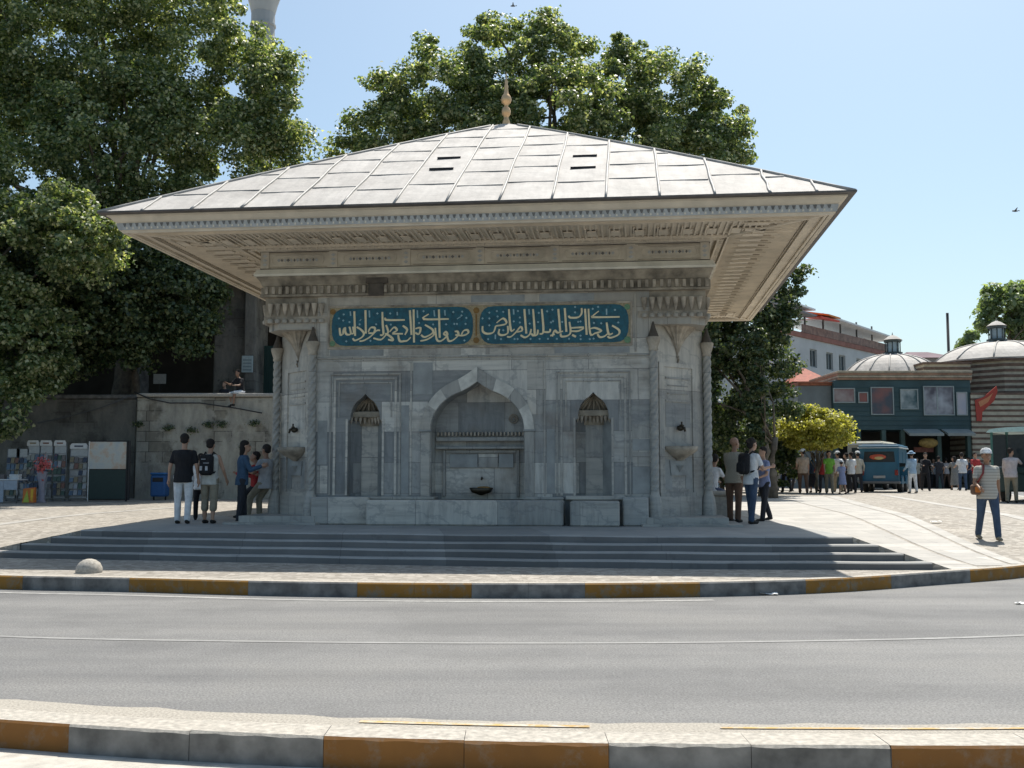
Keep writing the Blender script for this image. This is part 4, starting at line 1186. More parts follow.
# ------------------------------------------------------------------ backdrop, left
w = empty('retaining_wall', (-10, 38.5, .2), 0, 'weathered stone retaining wall of the terrace left of the fountain, plaster peeling', 'wall')
def wallbox(name, px0, px1, d, z1, mat, parent, th=1.0, z0=-.4, bev=.03):
    x0, x1 = at(px0, d, 0).x, at(px1, d, 0).x
    mb = MB(); mb.box(x0, x1, 0, th, z0, z1, 0, bev)
    o = mb.build(name, mat); o.parent = parent
    o.location = (-parent.location.x, d - parent.location.y, -parent.location.z)
    return o
wallbox('wall_face', 134, 285, 37.6, 3.72, M['rubble'], w, 1.2)
wallbox('coping', 133, 286, 37.5, 3.86, M['kerb_top'], w, 1.4, 3.725)
wallbox('wall_face', -140, 133.6, 38.4, 3.72, M['rubble_shaded'], w, 1.2)
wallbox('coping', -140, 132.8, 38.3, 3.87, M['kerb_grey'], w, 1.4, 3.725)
mb = MB(); mb.box(-60, -4.0, 38.9, 80, 3.3, 3.7, 0); tag(mb.build('terrace', M['kerb_grey']), kind='structure')
rg = random.Random(5)
for i, (px, py) in enumerate([(138, 424), (208, 424), (222, 424), (254, 423), (168, 428), (192, 430), (245, 447)]):
    p = at(px, 37.55, py=py)
    e = empty('wall_plant', p, 0, ['small tuft of weeds growing from the corner joint of the wall', 'weeds growing from the wall above the man with the black backpack', 'weeds between two tufts high on the wall', 'weed tuft on the wall next to the fountain', 'small weed on the wall above the man in a black t-shirt', 'small weed on the wall right of the man in a black t-shirt', 'small dark weed low on the wall near the fountain'][i], 'weed', 'weeds on the retaining wall')
    n = 140; r_ = np.random.default_rng(i)
    pts = r_.normal(0, 1, (n, 3)) * np.array([.11, .05, .06]); pts[:, 1] = -abs(pts[:, 1])
    leaves_obj('foliage', pts, np.tile([0, -.5, .6], (n, 1)), .06, M['leaf_dark'], e, i)
cab = MB(); cab.tube([at(px, 37.45, py=py) for px, py in ((134, 392), (150, 399), (170, 403), (200, 403), (235, 408), (262, 413))], .025, 6)
tag(cab.build('cable', flat('cable', (.03, .03, .03))), 'dark cable sagging along the light part of the terrace wall', 'cable')
cab = MB(); cab.tube([at(px, 38.2, py=py) for px, py in ((38, 423), (70, 416), (100, 408), (133, 395))], .02, 6)
tag(cab.build('cable', flat('cable2', (.12, .12, .12))), 'thin grey cable rising along the dark part of the terrace wall', 'cable')
# portico behind the terrace
b = empty('stone_portico', (-11, 47, 3.7), 0, 'dark deep stone portico on the terrace behind the plane trees', 'building')
def child(mbx, name, mats, parent):
    o = mbx.build(name, mats); o.parent = parent; o.location = -Vector(parent.location); return o
mb = MB(); mb.box(-34, -4.0, 55, 56, 3.6, 9, 0, .03); mb.box(-35, -34, 41, 56, 3.6, 9, 0, .03); child(mb, 'back_wall', simple('deep_shade_wall', (.06, .055, .05), .3, 1, .9), b)  # near-black colour stands for the deep shade inside the portico
mb = MB(); mb.box(at(208, 42, 0).x, at(241, 42, 0).x, 42.3, 44.0, 3.69, 8.59, 0, .04); mb.box(at(241, 42, 0).x + .005, at(253, 42, 0).x, 41.9, 44.0, 3.69, 8.59, 0, .04); child(mb, 'pier', M['rubble_shaded'], b)
mb = MB(); mb.box(-36, -4, 41.2, 56.5, 8.6, 9.2, 0, .05); mb.box(-36, -4, 40.8, 57, 9.22, 9.4, 0, .05); child(mb, 'roof', M['rubble_shaded'], b)
for px in (135, 20, -70):
    mb = MB(); c = at(px, 42, 0).x
    mb.lathe([(.30, 3.69), (.30, 3.85), (.22, 3.95), (.21, 7.6), (.32, 7.9), (.34, 8.1)], 18, c, 42.5); mb.box(c - .36, c + .36, 42.15, 42.85, 8.1, 8.59, 0, .02)
    child(mb, 'column', M['kerb_grey'], b)
mb = MB(); x0 = at(255, 42, 0).x; mb.box(x0, x0 + .5, 43.0, 43.1, 3.7, 6.2, 0, .02)
for k in range(5): mb.box(x0 + .04 + k * .1, x0 + .07 + k * .1, 42.96, 43.0, 3.75, 6.1, 0)
child(mb, 'gate', flat('green_paint', (.015, .05, .04)), b)
mb = MB(); p = at(247, 41.8, py=364); mb.box(p.x - .22, p.x + .22, 41.82, 41.895, p.z - .33, p.z + .33, 0, .01); 
for k in range(4): mb.box(p.x - .17, p.x + .17, 41.812, 41.82, p.z - .26 + k * .13, p.z - .20 + k * .13, 1)
tag(mb.build('wall_plaque', [flat('plaque', (.42, .50, .50)), flat('plaque2', (.25, .32, .33))]), 'pale rectangular plaque fixed to the stone pier behind the terrace wall', 'plaque')
mb = MB(); p = at(160, 41.2, py=379); mb.box(p.x - .24, p.x + .24, 41.15, 41.19, p.z - .19, p.z + .19, 0, .005); mb.tube([(p.x, 41.22, 3.7), (p.x, 41.22, p.z + .15)], .02, 6, 1)
tag(mb.build('notice_board', [flat('notice', (.45, .47, .46)), flat('cable', (.03, .03, .03))]), 'small white notice on a thin post in the dark portico', 'sign')
# blue bin
mb = MB(); p = at(159, 36.6, 0); g = ground(p.x, 36.6)
x = p.x
mb.box(x - .25, x + .25, 36.4, 36.9, g + .12, g + .86, 0, .04); mb.box(x - .27, x + .27, 36.38, 36.92, g + .86, g + .93, 1, .03)
mb.box(x - .18, x + .18, 36.385, 36.41, g + .62, g + .76, 2, .01)
for sx in (-.2, .2): mb.tube([(x + sx, 36.65, g), (x + sx, 36.65, g + .14)], .03, 8, 2)
tag(mb.build('litter_bin', [flat('bin_blue', (.02, .10, .28)), flat('bin_blue2', (.03, .14, .36)), flat('blk', (.015, .015, .017))]), 'dark blue litter bin standing against the terrace wall', 'bin')
# postcard racks
cards = [flat('card%d' % i, c, .5) for i, c in enumerate([(.30, .30, .27), (.12, .17, .23), (.20, .10, .07), (.24, .19, .11), (.07, .11, .08), (.36, .36, .37), (.05, .06, .09), (.16, .14, .13)])]
white = flat('white_paint', (.62, .62, .6)); steel = flat('steel', (.32, .33, .34), .4, .6); blk = flat('blk', (.015, .015, .017))
rg = random.Random(77)
rk = [(11, 446, 'postcard rack at the left edge with a dull top'), (20, 446, 'postcard rack right beside the one at the left edge'), (31, 442, 'postcard rack with a white header left of the pink bunch'), (44, 442, 'postcard rack with a white header behind the pink bunch'), (58, 442, 'postcard rack with a white header and orange cards'), (77, 445, 'wide postcard rack with a rounded header next to the map board')]
for i, (px, py, lab) in enumerate(rk):
    p = at(px, 35.6, 0); g = ground(p.x, 35.6); H = EYE + (HOR - py) * 35.6 / FOC - g
    wd = .20 if i < 5 else .29
    e = empty('postcard_rack', (p.x, 35.6, g), 0, lab, 'rack', 'postcard racks in front of the terrace wall')
    mb = MB()
    for sx in (-wd, wd): mb.tube([(sx, 0.05, 0.02), (sx, .05, H - .05)], .012, 6)
    for k in range(7): mb.tube([(-wd, .0, .18 + k * (H - .45) / 6.5), (wd, 0, .18 + k * (H - .45) / 6.5)], .008, 5)
    mb.box(-wd, wd, .05, .06, .1, H - .1, 0); mb.tube([(-wd, -.18, .02), (-wd, .2, .02)], .014, 6); mb.tube([(wd, -.18, .02), (wd, .2, .02)], .014, 6)
    mb.build('frame', steel, e)
    if i > 1:
        mb = MB(); zc = H - .02; pts = [(-wd, zc - .11), (wd, zc - .11), (wd, zc), (wd * .8, zc + .07), (-wd * .8, zc + .07), (-wd, zc)]
        mb.poly(pts, [], -.02, .0, lambda u, v, w: (u, w, v)); mb.poly([(-wd * .5, zc - .05), (wd * .5, zc - .05), (wd * .5, zc), (-wd * .5, zc)], [], -.026, -.018, lambda u, v, w: (u, w, v), 1)
        mb.build('header', [white, cards[[2, 6, 3, 2][i % 4]]], e)
    nx = 3 if i < 5 else 4
    for r_ in range(6):
        for c in range(nx):
            if rg.random() < .1: continue
            mb = MB(); cx = -wd + (c + .5) * 2 * wd / nx; z = .20 + r_ * (H - .45) / 6.5; hh = rg.uniform(.14, .2); ww = wd / nx * .86
            mb.add([(cx - ww, -.03, z), (cx + ww, -.03, z), (cx + ww, .02, z + hh), (cx - ww, .02, z + hh), (cx - ww, -.01, z), (cx + ww, -.01, z), (cx + ww, .04, z + hh), (cx - ww, .04, z + hh)],
                   [[0, 1, 2, 3], [4, 5, 6, 7], [0, 1, 5, 4], [3, 2, 6, 7], [0, 3, 7, 4], [1, 2, 6, 5]])
            mb.build('postcard', rg.choice(cards), e)
# map board
p0, p1 = at(88, 35.4, 0), at(125, 35.4, 0); g = ground(p0.x, 35.4); top = EYE + (HOR - 442) * 35.4 / FOC; mid = EYE + (HOR - 469) * 35.4 / FOC
e = empty('map_board', ((p0.x + p1.x) / 2, 35.4, g), 0, 'large faded city map on a board above a dark green panel', 'board')
hw = (p1.x - p0.x) / 2
mb = MB(); mb.box(-hw, hw, -.02, 0, mid - g, top - g, 0, .004)
m_, nt_, b_ = newmat('map_print'); v_ = coords(nt_)
c_ = ramp(nt_, [(0.3, (.36, .42, .46)), (.5, (.50, .50, .45)), (.62, (.5, .36, .26)), (.75, (.46, .45, .42))], noise(nt_, v_, 2.3, 6, .65)); nt_.links.new(c_, b_.inputs['Base Color']); b_.inputs['Roughness'].default_value = .5
mb.build('map', m_, e)
mb = MB(); mb.box(-hw, hw, -.02, 0, .08, mid - g - .03, 0, .004); mb.build('lower_panel', flat('dkgreen', (.015, .035, .03)), e)
mb = MB(); mb.box(-hw, hw + .12, .005, .06, .05, top - g + .04, 0, .01); mb.box(-hw - .03, -hw, -.03, .06, 0, top - g + .02, 1, .004); mb.box(hw, hw + .04, -.03, .06, 0, top - g + .02, 0, .004); mb.build('frame', [blk, white], e)
# display table with magazines
p = at(12, 34.2, 0); g = ground(p.x, 34.2)
e = empty('display_table', (p.x, 34.2, g), 0, 'stall table with a pale cloth at the left edge in front of the racks', 'table')
mb = MB(); mb.box(-.9, .32, -.35, .35, .72, .76, 0, .01); mb.build('table_top', white, e)
mb = MB(); mb.box(-.60, -.12, -.37, -.34, .03, .71, 0, .01); mb.box(-.12, .30, -.365, -.34, .42, .71, 0, .01); mb.build('cloth', flat('cloth_blue', (.35, .40, .46)), e)
for sx in (-.85, .27):
    for sy in (-.3, .3): mb = MB(); mb.tube([(sx, sy, 0), (sx, sy, .72)], .02, 6); mb.build('leg', steel, e)
for i, (x, y, c, lab) in enumerate([(-.75, -.1, (.5, .12, .1), 'reddish stack of magazines at the left end of the stall table'), (-.35, -.1, (.14, .12, .12), 'dark pile of magazines in the middle of the stall table'), (.1, -.05, (.6, .62, .62), 'white stack of papers at the right end of the stall table')]):
    mb = MB()
    for k in range(5):
        a = rg.uniform(-.1, .1); mt = Matrix.Translation((p.x + x, 34.2 + y, g + .762 + k * .03)) @ Matrix.Rotation(a, 4, 'Z')
        mb.box(-.15, .15, -.11, .11, 0, .027, 0, .004, mt)
    tag(mb.build('magazine_stack', flat('mag%d' % i, c)), lab, 'magazines', 'magazine stacks on the stall table')
# colourful beach-ball bag and bunch of inflatables
e = empty('colourful_bag', (at(28, 33.9, 0).x, 33.9, g), 0, 'bright yellow, orange and green striped bag leaning under the stall table', 'bag')
mb = MB(); mb.add([(-.19, 0, .02), (.17, 0, .02), (.17, .05, .50), (-.19, .05, .46), (-.19, .2, .02), (.17, .2, .02), (.17, .16, .50), (-.19, .16, .46)], [[0, 1, 2, 3], [4, 5, 6, 7], [0, 1, 5, 4], [3, 2, 6, 7], [0, 3, 7, 4], [1, 2, 6, 5]])
mb.build('bag_body', flat('bag_orange', (.60, .17, .03)), e)
mb = MB(); mb.poly([(-.17, .03), (.03, .03), (-.06, .42)], [], -.012, -.004, lambda u, v, w: (u, w + v * .1, v)); mb.build('stripe', flat('bag_lime', (.42, .48, .06)), e)
mb = MB(); mb.poly([(.05, .44), (.14, .44), (.13, .05), (.07, .1)], [], -.012, -.004, lambda u, v, w: (u, w + v * .1, v)); mb.build('stripe', flat('bag_yellow', (.70, .42, .03)), e)
p = at(41, 34.6, 0)
e = empty('flower_stand', (p.x, 34.6, g), 0, 'stand with a bunch of pink and red flowers between the postcard racks', 'flowers')
mb = MB(); mb.lathe([(.14, 0), (.15, .03), (.10, .1), (.09, .5), (.16, .95), (.17, 1.0)], 14); mb.build('vase', flat('vase', (.30, .29, .34)), e)
r_ = np.random.default_rng(3); q = r_.normal(0, 1, (260, 3)) * np.array([.14, .12, .14]) + np.array([0, 0, 1.2])
leaves_obj('flower_head', q, np.tile([0, -.8, .4], (260, 1)), .08, flat('petal', (.55, .10, .09)), e, 3); mb = MB()
for k in range(7): mb.tube([(0, 0, .95), (.1 * math.cos(k), .1 * math.sin(k), 1.2)], .008, 5)
mb.build('stem', flat('stem', (.08, .14, .05)), e)
# dome bollard
p = at(89, 15.9, ZP)
mb = MB(); mb.lathe([(.185, 0), (.19, .02), (.182, .08), (.15, .14), (.09, .185), (.04, .20), (.001, .203)], 28)
tag(mb.build('stone_bollard', M['kerb_top'], None, (p.x, 15.9, ZP), 0), 'low half round stone bollard on the pavement left of the steps', 'bollard')
# minaret far behind, with balcony and lead cone
mx = at(263, 95, 42).x
e = empty('minaret', (mx, 95, 3), 0, 'pale grey stone minaret rising behind the left tree', 'minaret')
mb = MB(); mb.lathe([(2.2, 0), (2.2, 9), (1.2, 11), (1.10, 34.0), (1.08, 40.6)], 16, smooth=False); mb.lathe([(1.12, 38.9), (1.18, 38.95), (1.18, 39.1), (1.1, 39.15)], 16, smooth=False); mb.build('shaft', simple('minaret_stone', (.46, .46, .45), .12, .5, .8), e)
mb = MB(); mb.lathe([(1.09, 40.2), (1.25, 40.9), (1.5, 41.7), (2.1, 42.8), (2.2, 42.9), (2.2, 44.0), (2.1, 44.0), (2.1, 43.0), (1.0, 43.0)], 24); mb.build('balcony', simple('minaret_stone2', (.52, .52, .50), .1, .5, .8), e)
mb = MB(); mb.lathe([(1.05, 42), (1.05, 48), (1.3, 48.2), (.02, 56)], 16); mb.build('spire', M['lead'], e)

# ------------------------------------------------------------------ backdrop, right
def bparent(name, loc, label, cat='building'): return empty(name, loc, 0, label, cat)
# long teal building with framed posters
D = 60.0
X = lambda px, d=D: at(px, d, 5).x
Z = lambda py, d=D: at(512, d, py=py).z
gz = .26
b = bparent('shop_building', (X(890), D, gz), 'long low teal fronted shop building with framed pictures below the left dome')
teal = simple('teal_paint', (.035, .075, .082), .25, .8, .6); grey = simple('grey_wall', (.18, .20, .20), .2, 1, .8)
mb = MB(); mb.box(X(834), X(971), D, D + 9, Z(430), Z(380), 0, .02); child(mb, 'teal_wall', teal, b)
mb = MB(); mb.box(X(800), X(834) - .01, D + .4, D + 9, gz - .2, Z(385), 0, .02); child(mb, 'grey_wall', grey, b)
mb = MB()
for k in range(9):
    mb.box(X(834) + .05, X(970), D - .03, D + .0, Z(388 + k * 4.7), Z(388 + k * 4.7) + .02, 0)
child(mb, 'board_joint', simple('teal_dark', (.022, .065, .075), .2, 2, .7), b)
for (x0, x1, y0, y1, cs) in [(833, 855, 388, 403, [(.20, .10, .10), (.35, .30, .28)]), (858, 868, 392, 403, [(.30, .09, .07), (.18, .08, .07)]), (870.5, 893.5, 387, 415, [(.22, .09, .08), (.06, .07, .09)]), (900, 918, 389, 409.5, [(.03, .08, .09), (.45, .48, .48)]), (923, 954, 386, 415.5, [(.42, .43, .46), (.08, .07, .09)]), (956, 967, 392, 415.5, [(.35, .37, .44), (.45, .42, .45)])]:
    mb = MB(); f_ = empty('poster', (0, 0, 0)) if False else None
    o_ = MB(); frame_rect(o_, X(x0), X(x1), Z(y1), Z(y0), .06, .06, 0, D - .03, 'LRTB'); fo = child(o_, 'poster_frame', flat('posterframe', (.30, .34, .33)), b)
    m_, nt_, b_ = newmat('poster_print'); v_ = coords(nt_)
    c_ = ramp(nt_, [(.38, cs[0]), (.5, tuple((a + c) / 2 for a, c in zip(*cs))), (.6, cs[1])], noise(nt_, v_, .9, 3, .5)); nt_.links.new(c_, b_.inputs['Base Color']); b_.inputs['Roughness'].default_value = .35
    mb = MB(); mb.box(X(x0) + .06, X(x1) - .06, D - .05, D - .03, Z(y1) + .06, Z(y0) - .06, 0)
    if x1 - x0 > 28: mb.box(X(936.5), X(937.5), D - .07, D - .05, Z(y1) + .06, Z(y0) - .06, 1)
    po = mb.build('poster', [m_, flat('posterframe', (.30, .34, .33))]); po.parent = fo
# brick eaves band
mb = MB()
for k in range(4):
    mb.box(X(838), X(972), D - .10 - .04 * k, D + 9, Z(380) + .006 + .13 * k, Z(380) + .12 + .13 * k, k % 2, .01)
child(mb, 'eaves_band', [simple('brick_band', (.34, .20, .13), .3, 3, .85), simple('stone_band', (.42, .36, .27), .3, 3, .85)], b)
mb = MB(); mb.box(X(800), X(834), D + .3, D + 9.1, Z(385) + .005, Z(383), 0); mb.box(X(800), X(838) - .02, D + .2, D + 9.2, Z(383) + .005, Z(381.5), 0); child(mb, 'roof_edge', simple('rust_tile', (.30, .11, .06), .3, 4, .8), b)
# shopfront below
mb = MB(); mb.box(X(800), X(971), D + 3, D + 3.2, gz - .2, Z(430), 0); child(mb, 'shop_back', simple('shop_dark', (.03, .028, .025), .3, 1, .8), b)
for px in (835, 858, 883, 902, 938, 968): 
    mb = MB(); mb.box(X(px) - .12, X(px) + .12, D - .02, D + .3, gz - .2, Z(430) - .005, 0, .02); child(mb, 'post', simple('post_green', (.06, .10, .09), .2, 2, .7), b)
mb = MB()
for a, c in ((902, 936), (940, 967)):
    mb.add([(X(a), D - 1.0, Z(434)), (X(c), D - 1.0, Z(434)), (X(c), D - .05, Z(429)), (X(a), D - .05, Z(429)), (X(a), D - 1.0, Z(436.5)), (X(c), D - 1.0, Z(436.5)), (X(a), D - .05, Z(430)), (X(c), D - .05, Z(430))], [[0, 1, 2, 3], [0, 1, 5, 4], [4, 5, 7, 6], [0, 3, 6, 4], [1, 2, 7, 5]])
child(mb, 'awning', simple('awning_grey', (.27, .29, .27), .15, 2, .8), b)
mb = MB(); mb.ico((X(925), D - .3, Z(443)), (.55, .3, .3), 2); mb.box(X(915), X(934), D + .3, D + .5, Z(452), Z(447), 1)
child(mb, 'shop_display', [simple('display_yel', (.30, .20, .06), .4, 6, .7), simple('display_red', (.20, .07, .05), .4, 6, .7)], b)
# striped brick and stone building with domes
b = bparent('striped_bathhouse', (X(985, 66), 66, gz), 'brick and stone striped old bathhouse at the right with a wide shallow lead dome')
st1 = simple('stripe_stone', (.43, .39, .30), .2, 3, .85); st2 = simple('stripe_brick', (.15, .10, .075), .3, 4, .85)
cx, cy = X(1003, 66), 66.0
def polyring(mb, n, r, z0, z1, mi, rot=PI / 8, cxx=cx, cyy=cy):
    vs = []
    for z in (z0, z1):
        for i in range(n):
            a = rot + 2 * PI * i / n; vs.append((cxx + r * math.cos(a), cyy + r * math.sin(a), z))
    mb.add(vs, [[i, (i + 1) % n, n + (i + 1) % n, n + i] for i in range(n)] + [list(range(n))[::-1], list(range(n, 2 * n))], mi)
mb = MB(); z = 5.55; k = 0
while z < Z(361, 62) - .02:
    polyring(mb, 8, 4.1 + (.03 if k % 2 else 0), z, z + .16, k % 2); z += .163; k += 1
ztop = z
polyring(mb, 8, 4.35, ztop + .005, ztop + .14, 1)
child(mb, 'drum', [st1, st2], b)
mb = MB(); z = gz; k = 0
x0 = X(971, 59.9)
while z < 5.5:
    mb.box(x0, x0 + 12, 59.9 - (.02 if k % 2 else 0), 72, z, z + (.19 if k % 2 == 0 else .12), k % 2); z += .192 if k % 2 == 0 else .122; k += 1
child(mb, 'striped_wall', [st1, st2], b)
def dome(name, cxx, cyy, z0, r, h, n=12, seams=24):
    mb = MB(); prof = []
    for i in range(9):
        t = i / 8; prof.append((r * (1 - t) + .12 * r * math.sin(PI * t) * 1.0 + (.0 if i < 8 else .15), z0 + h * (t + .18 * math.sin(PI * t)) / 1.0))
    mb.lathe([(r + .12, z0 - .12), (r + .14, z0 - .02)] + prof[:1] + prof[1:], n, cxx, cyy, 0, smooth=False)
    for i in range(n):
        a = 2 * PI * i / n
        mb.tube([(cxx + (q + .01) * math.cos(a), cyy + (q + .01) * math.sin(a), zz + .015) for q, zz in prof], .05, 5, 1)
    return child(mb, name, [M['lead'], M['lead_seam']], b)
dome('dome', cx, cy, ztop + .24, 4.15, 1.35)
cx2, cy2 = X(893, 66), 66.0
mb = MB(); 
for k in range(4): polyring(mb, 12, 3.15 + .03 * (k % 2), Z(384, 63) + k * .14, Z(384, 63) + k * .14 + .136, k % 2, 0, cx2, cy2)
child(mb, 'drum', [st1, st2], b)
dome('dome', cx2, cy2, Z(372, 63) + .08, 3.0, 1.35, 16)
def lantern(cxx, cyy, z0, s=1.0, mi=None):
    e = bpy.data.objects.new('lantern', None); COL.objects.link(e); e.parent = b; e.location = Vector((cxx, cyy, z0)) - Vector(b.location)
    mb = MB()
    polyring(mb, 8, .80 * s, 0, .2 * s, 0, PI / 8, 0, 0); polyring(mb, 8, .72 * s, 1.08 * s, 1.28 * s, 0, PI / 8, 0, 0)
    for i in range(8):
        a = PI / 8 + 2 * PI * i / 8; mb.tube([(.60 * s * math.cos(a), .60 * s * math.sin(a), .2 * s), (.60 * s * math.cos(a), .60 * s * math.sin(a), 1.08 * s)], .05 * s, 6)
    mb.build('lantern_frame', flat('lantern_frame', (.07, .085, .08)), e)
    mb = MB(); mb.lathe([(.78 * s, 1.285 * s), (.6 * s, 1.42 * s), (.35 * s, 1.6 * s), (.1 * s, 1.7 * s), (.05 * s, 1.75 * s), (.01, 1.95 * s)], 16); mb.build('lantern_cap', M['lead'], e)
    mb = MB(); polyring(mb, 8, .52 * s, .21 * s, 1.07 * s, 0, PI / 8, 0, 0); g_ = mb.build('lantern_glass', flat('lantern_glass', (.34, .42, .46), .15), e)
lantern(cx2 + .1, cy2, Z(373, 63) + 1.42, .72)
lantern(cx - .2, cy, ztop + .24 + 1.33, .76)
# wing between the domes
mb = MB(); z = Z(383, 62); k = 0
while z < Z(366, 62):
    mb.box(X(925, 62), X(972, 62), 62 - (.02 if k % 2 else 0), 70, z, z + .155, k % 2); z += .157; k += 1
mb.box(X(924, 62), X(973, 62), 61.9, 70, z + .002, z + .12, 1)
child(mb, 'wing', [st1, st2], b)
# red banner on the striped wall
p = at(988, 59.8, 0)
mb = MB(); fz = lambda u, v, w: (X(u, 59.8), 59.83 + w, Z(v, 59.8))
mb.poly([(975, 400), (984, 397), (991, 391), (997, 386), (998, 391), (994, 401), (985, 409), (982, 412), (981, 421), (976, 421)], [], -.05, 0, fz, 0)
mb.poly([(978, 402), (988, 397), (993, 393), (988, 402), (980, 407)], [], -.07, -.045, fz, 1)
tag(mb.build('banner', [flat('banner_red', (.40, .05, .03), .6), flat('banner_or', (.55, .22, .10), .6)]), 'red pennant shaped banner hanging on the striped wall', 'banner')
# chimney pipe
mb = MB(); mb.lathe([(.10, 3.0), (.10, Z(313, 78)), (.07, Z(313, 78)), (.07, Z(316, 78))], 12, X(951, 78), 78); 
tag(mb.build('chimney_pipe', flat('pipe', (.05, .045, .045))), 'tall thin dark chimney pipe rising between the two domes', 'chimney')
# low purple roofed house behind the domes
b = bparent('distant_house', (X(938, 120), 120, gz), 'distant hillside house with a dull purple roof between the domes')
mb = MB(); mb.box(X(918, 120), X(958, 120), 120, 130, gz, Z(358, 120), 0); child(mb, 'wall', simple('dist_wall', (.33, .30, .28), .2, .5, .9), b)
mb = MB(); mb.add([(X(914, 120), 119.5, Z(358, 120)), (X(962, 120), 119.5, Z(358, 120)), (X(962, 120), 131, Z(358, 120)), (X(914, 120), 131, Z(358, 120)), (X(926, 120), 125, Z(347, 120)), (X(948, 120), 125, Z(347, 120))], [[0, 1, 5, 4], [1, 2, 5], [2, 3, 4, 5], [3, 0, 4], [0, 1, 2, 3]]); child(mb, 'roof', simple('dist_roof', (.17, .115, .13), .2, .5, .9), b)
# white building with roof terrace, running away to the right
b = bparent('terrace_building', (X(835, 78), 78, gz), 'pale grey two storey building with a covered roof terrace behind the trees')
A_ = Vector((X(770, 70), 70, 0)); B_ = Vector((X(892, 86), 86, 0)); t_ = (B_ - A_); LN = t_.length; t_.normalize(); n_ = Vector((-t_.y, t_.x, 0))
mt = Matrix(((t_.x, n_.x, 0, A_.x), (t_.y, n_.y, 0, A_.y), (0, 0, 1, 0), (0, 0, 0, 1)))
zt = 10.5
WINS = [(u, 8.55, u + 1.15, 9.85) for u in (6.2, 8.9, 11.1, 14.3)] 
fr3 = lambda u, v, w: tuple(mt @ Vector((u, w, v)))
mb = MB(); mb.poly([(0, gz), (LN, gz), (LN, zt), (0, zt)], [[(a, c), (d, c), (d, e_), (a, e_)] for a, c, d, e_ in WINS] + [[(u, 3.4), (u + 1.1, 3.4), (u + 1.1, 5.0), (u, 5.0)] for u in (6.2, 9.0, 11.5, 14.4)], 0, .35, fr3)
mb.box(0, LN, .36, 9, gz, zt - .01, 0, 0, mt)
child(mb, 'wall', simple('pale_plaster', (.50, .53, .53), .1, .8, .85), b)
for i, (a, c, d, e_) in enumerate(WINS):
    mb = MB(); frame_rect(mb, a, d, c, e_, .09, .05, 0, .15, 'LRTB'); mb.box((a + d) / 2 - .03, (a + d) / 2 + .03, .10, .15, c + .09, e_ - .09, 0)
    vs = [tuple(mt @ Vector(v)) for v in mb.v]; mb.v = vs
    wo = child(mb, 'window', flat('winframe', (.32, .36, .36)), b)
    mb = MB(); mb.box(a + .05, d - .05, .17, .2, c + .05, e_ - .05, 0, 0, mt); g_ = mb.build('pane', flat('glass', (.07, .09, .10), .15)); g_.parent = wo
mb = MB(); mb.box(0, LN, -.12, .3, zt + .004, zt + .35, 0, .02, mt); mb.box(4.9, LN, -.10, -.02, zt + .36, zt + .95, 1, .02, mt); child(mb, 'parapet', [simple('parapet_red', (.28, .13, .10), .2, 2, .8), simple('parapet_br', (.25, .17, .14), .4, 3, .8)], b)
for u in (0.5, 3, 6, 9, 12, 15, 18):
    for yy in (.2, 4.0):
        mb = MB(); mb.box(u, u + .1, yy, yy + .1, zt + .3, zt + 2.2, 0, 0, mt); child(mb, 'post', flat('dkpost', (.08, .08, .08)), b)
def slab(u0, u1, z0, z1, mat, nm, y0=-.6, y1=4.4, dz=.25):
    mb = MB(); vs = []
    for u, z in ((u0, z0), (u1, z1)):
        for y, k in ((y0, 0), (y1, dz)):
            for h in (0, .12): vs.append(tuple(mt @ Vector((u, y, z + k + h))))
    mb.add(vs, [[0, 4, 6, 2], [1, 3, 7, 5], [0, 1, 5, 4], [2, 6, 7, 3], [0, 2, 3, 1], [4, 5, 7, 6]])
    child(mb, nm, mat, b)
slab(-1, 6.3, zt + 1.7, zt + 1.55, flat('slabgrey', (.22, .22, .23)), 'canopy')
slab(-1, 6.0, zt + 2.15, zt + 1.95, flat('slabwhite', (.75, .75, .74)), 'canopy')
slab(9.4, LN + 1.2, zt + 1.75, zt + 1.35, flat('slabwhite', (.75, .75, .74)), 'canopy')
slab(6.2, 9.3, zt + 1.45, zt + 1.45, flat('canred', (.62, .06, .03)), 'awning', -.9, 2.0, .65)
slab(7.6, 9.5, zt + 1.75, zt + 1.72, flat('canor', (.65, .22, .03)), 'awning', -.85, 1.5, .5)
mb = MB(); rg = random.Random(8)
for k in range(26):
    u = rg.uniform(6.5, 17); mb.ico(tuple(mt @ Vector((u, rg.uniform(.3, 3), zt + rg.uniform(.5, 1.05)))), rg.uniform(.12, .28), 1, rg.randrange(3))
child(mb, 'terrace_furniture', [flat('tf1', (.6, .6, .6)), flat('tf2', (.1, .1, .1)), flat('tf3', (.35, .15, .1))], b)
# small red tiled roof in front of it
b = bparent('tiled_kiosk', (X(810, 66), 66, gz), 'small building with a red tiled hip roof in front of the pale terrace building')
mb = MB(); mb.box(X(795, 66), X(829, 66), 66, 69, gz, Z(382, 66), 0, .02); child(mb, 'wall', grey, b)
mb = MB(); x0, x1 = X(792, 66), X(832, 66); zz = Z(382, 66); mb.add([(x0, 65.6, zz), (x1, 65.6, zz), (x1, 69.4, zz), (x0, 69.4, zz), (x0 + 1.1, 67.5, zz + 1.0), (x1 - 1.2, 67.5, zz + 1.0)], [[0, 1, 5, 4], [1, 2, 5], [2, 3, 4, 5], [3, 0, 4], [0, 1, 2, 3]]); child(mb, 'roof', simple('red_tile', (.34, .10, .065), .25, 4, .8), b)
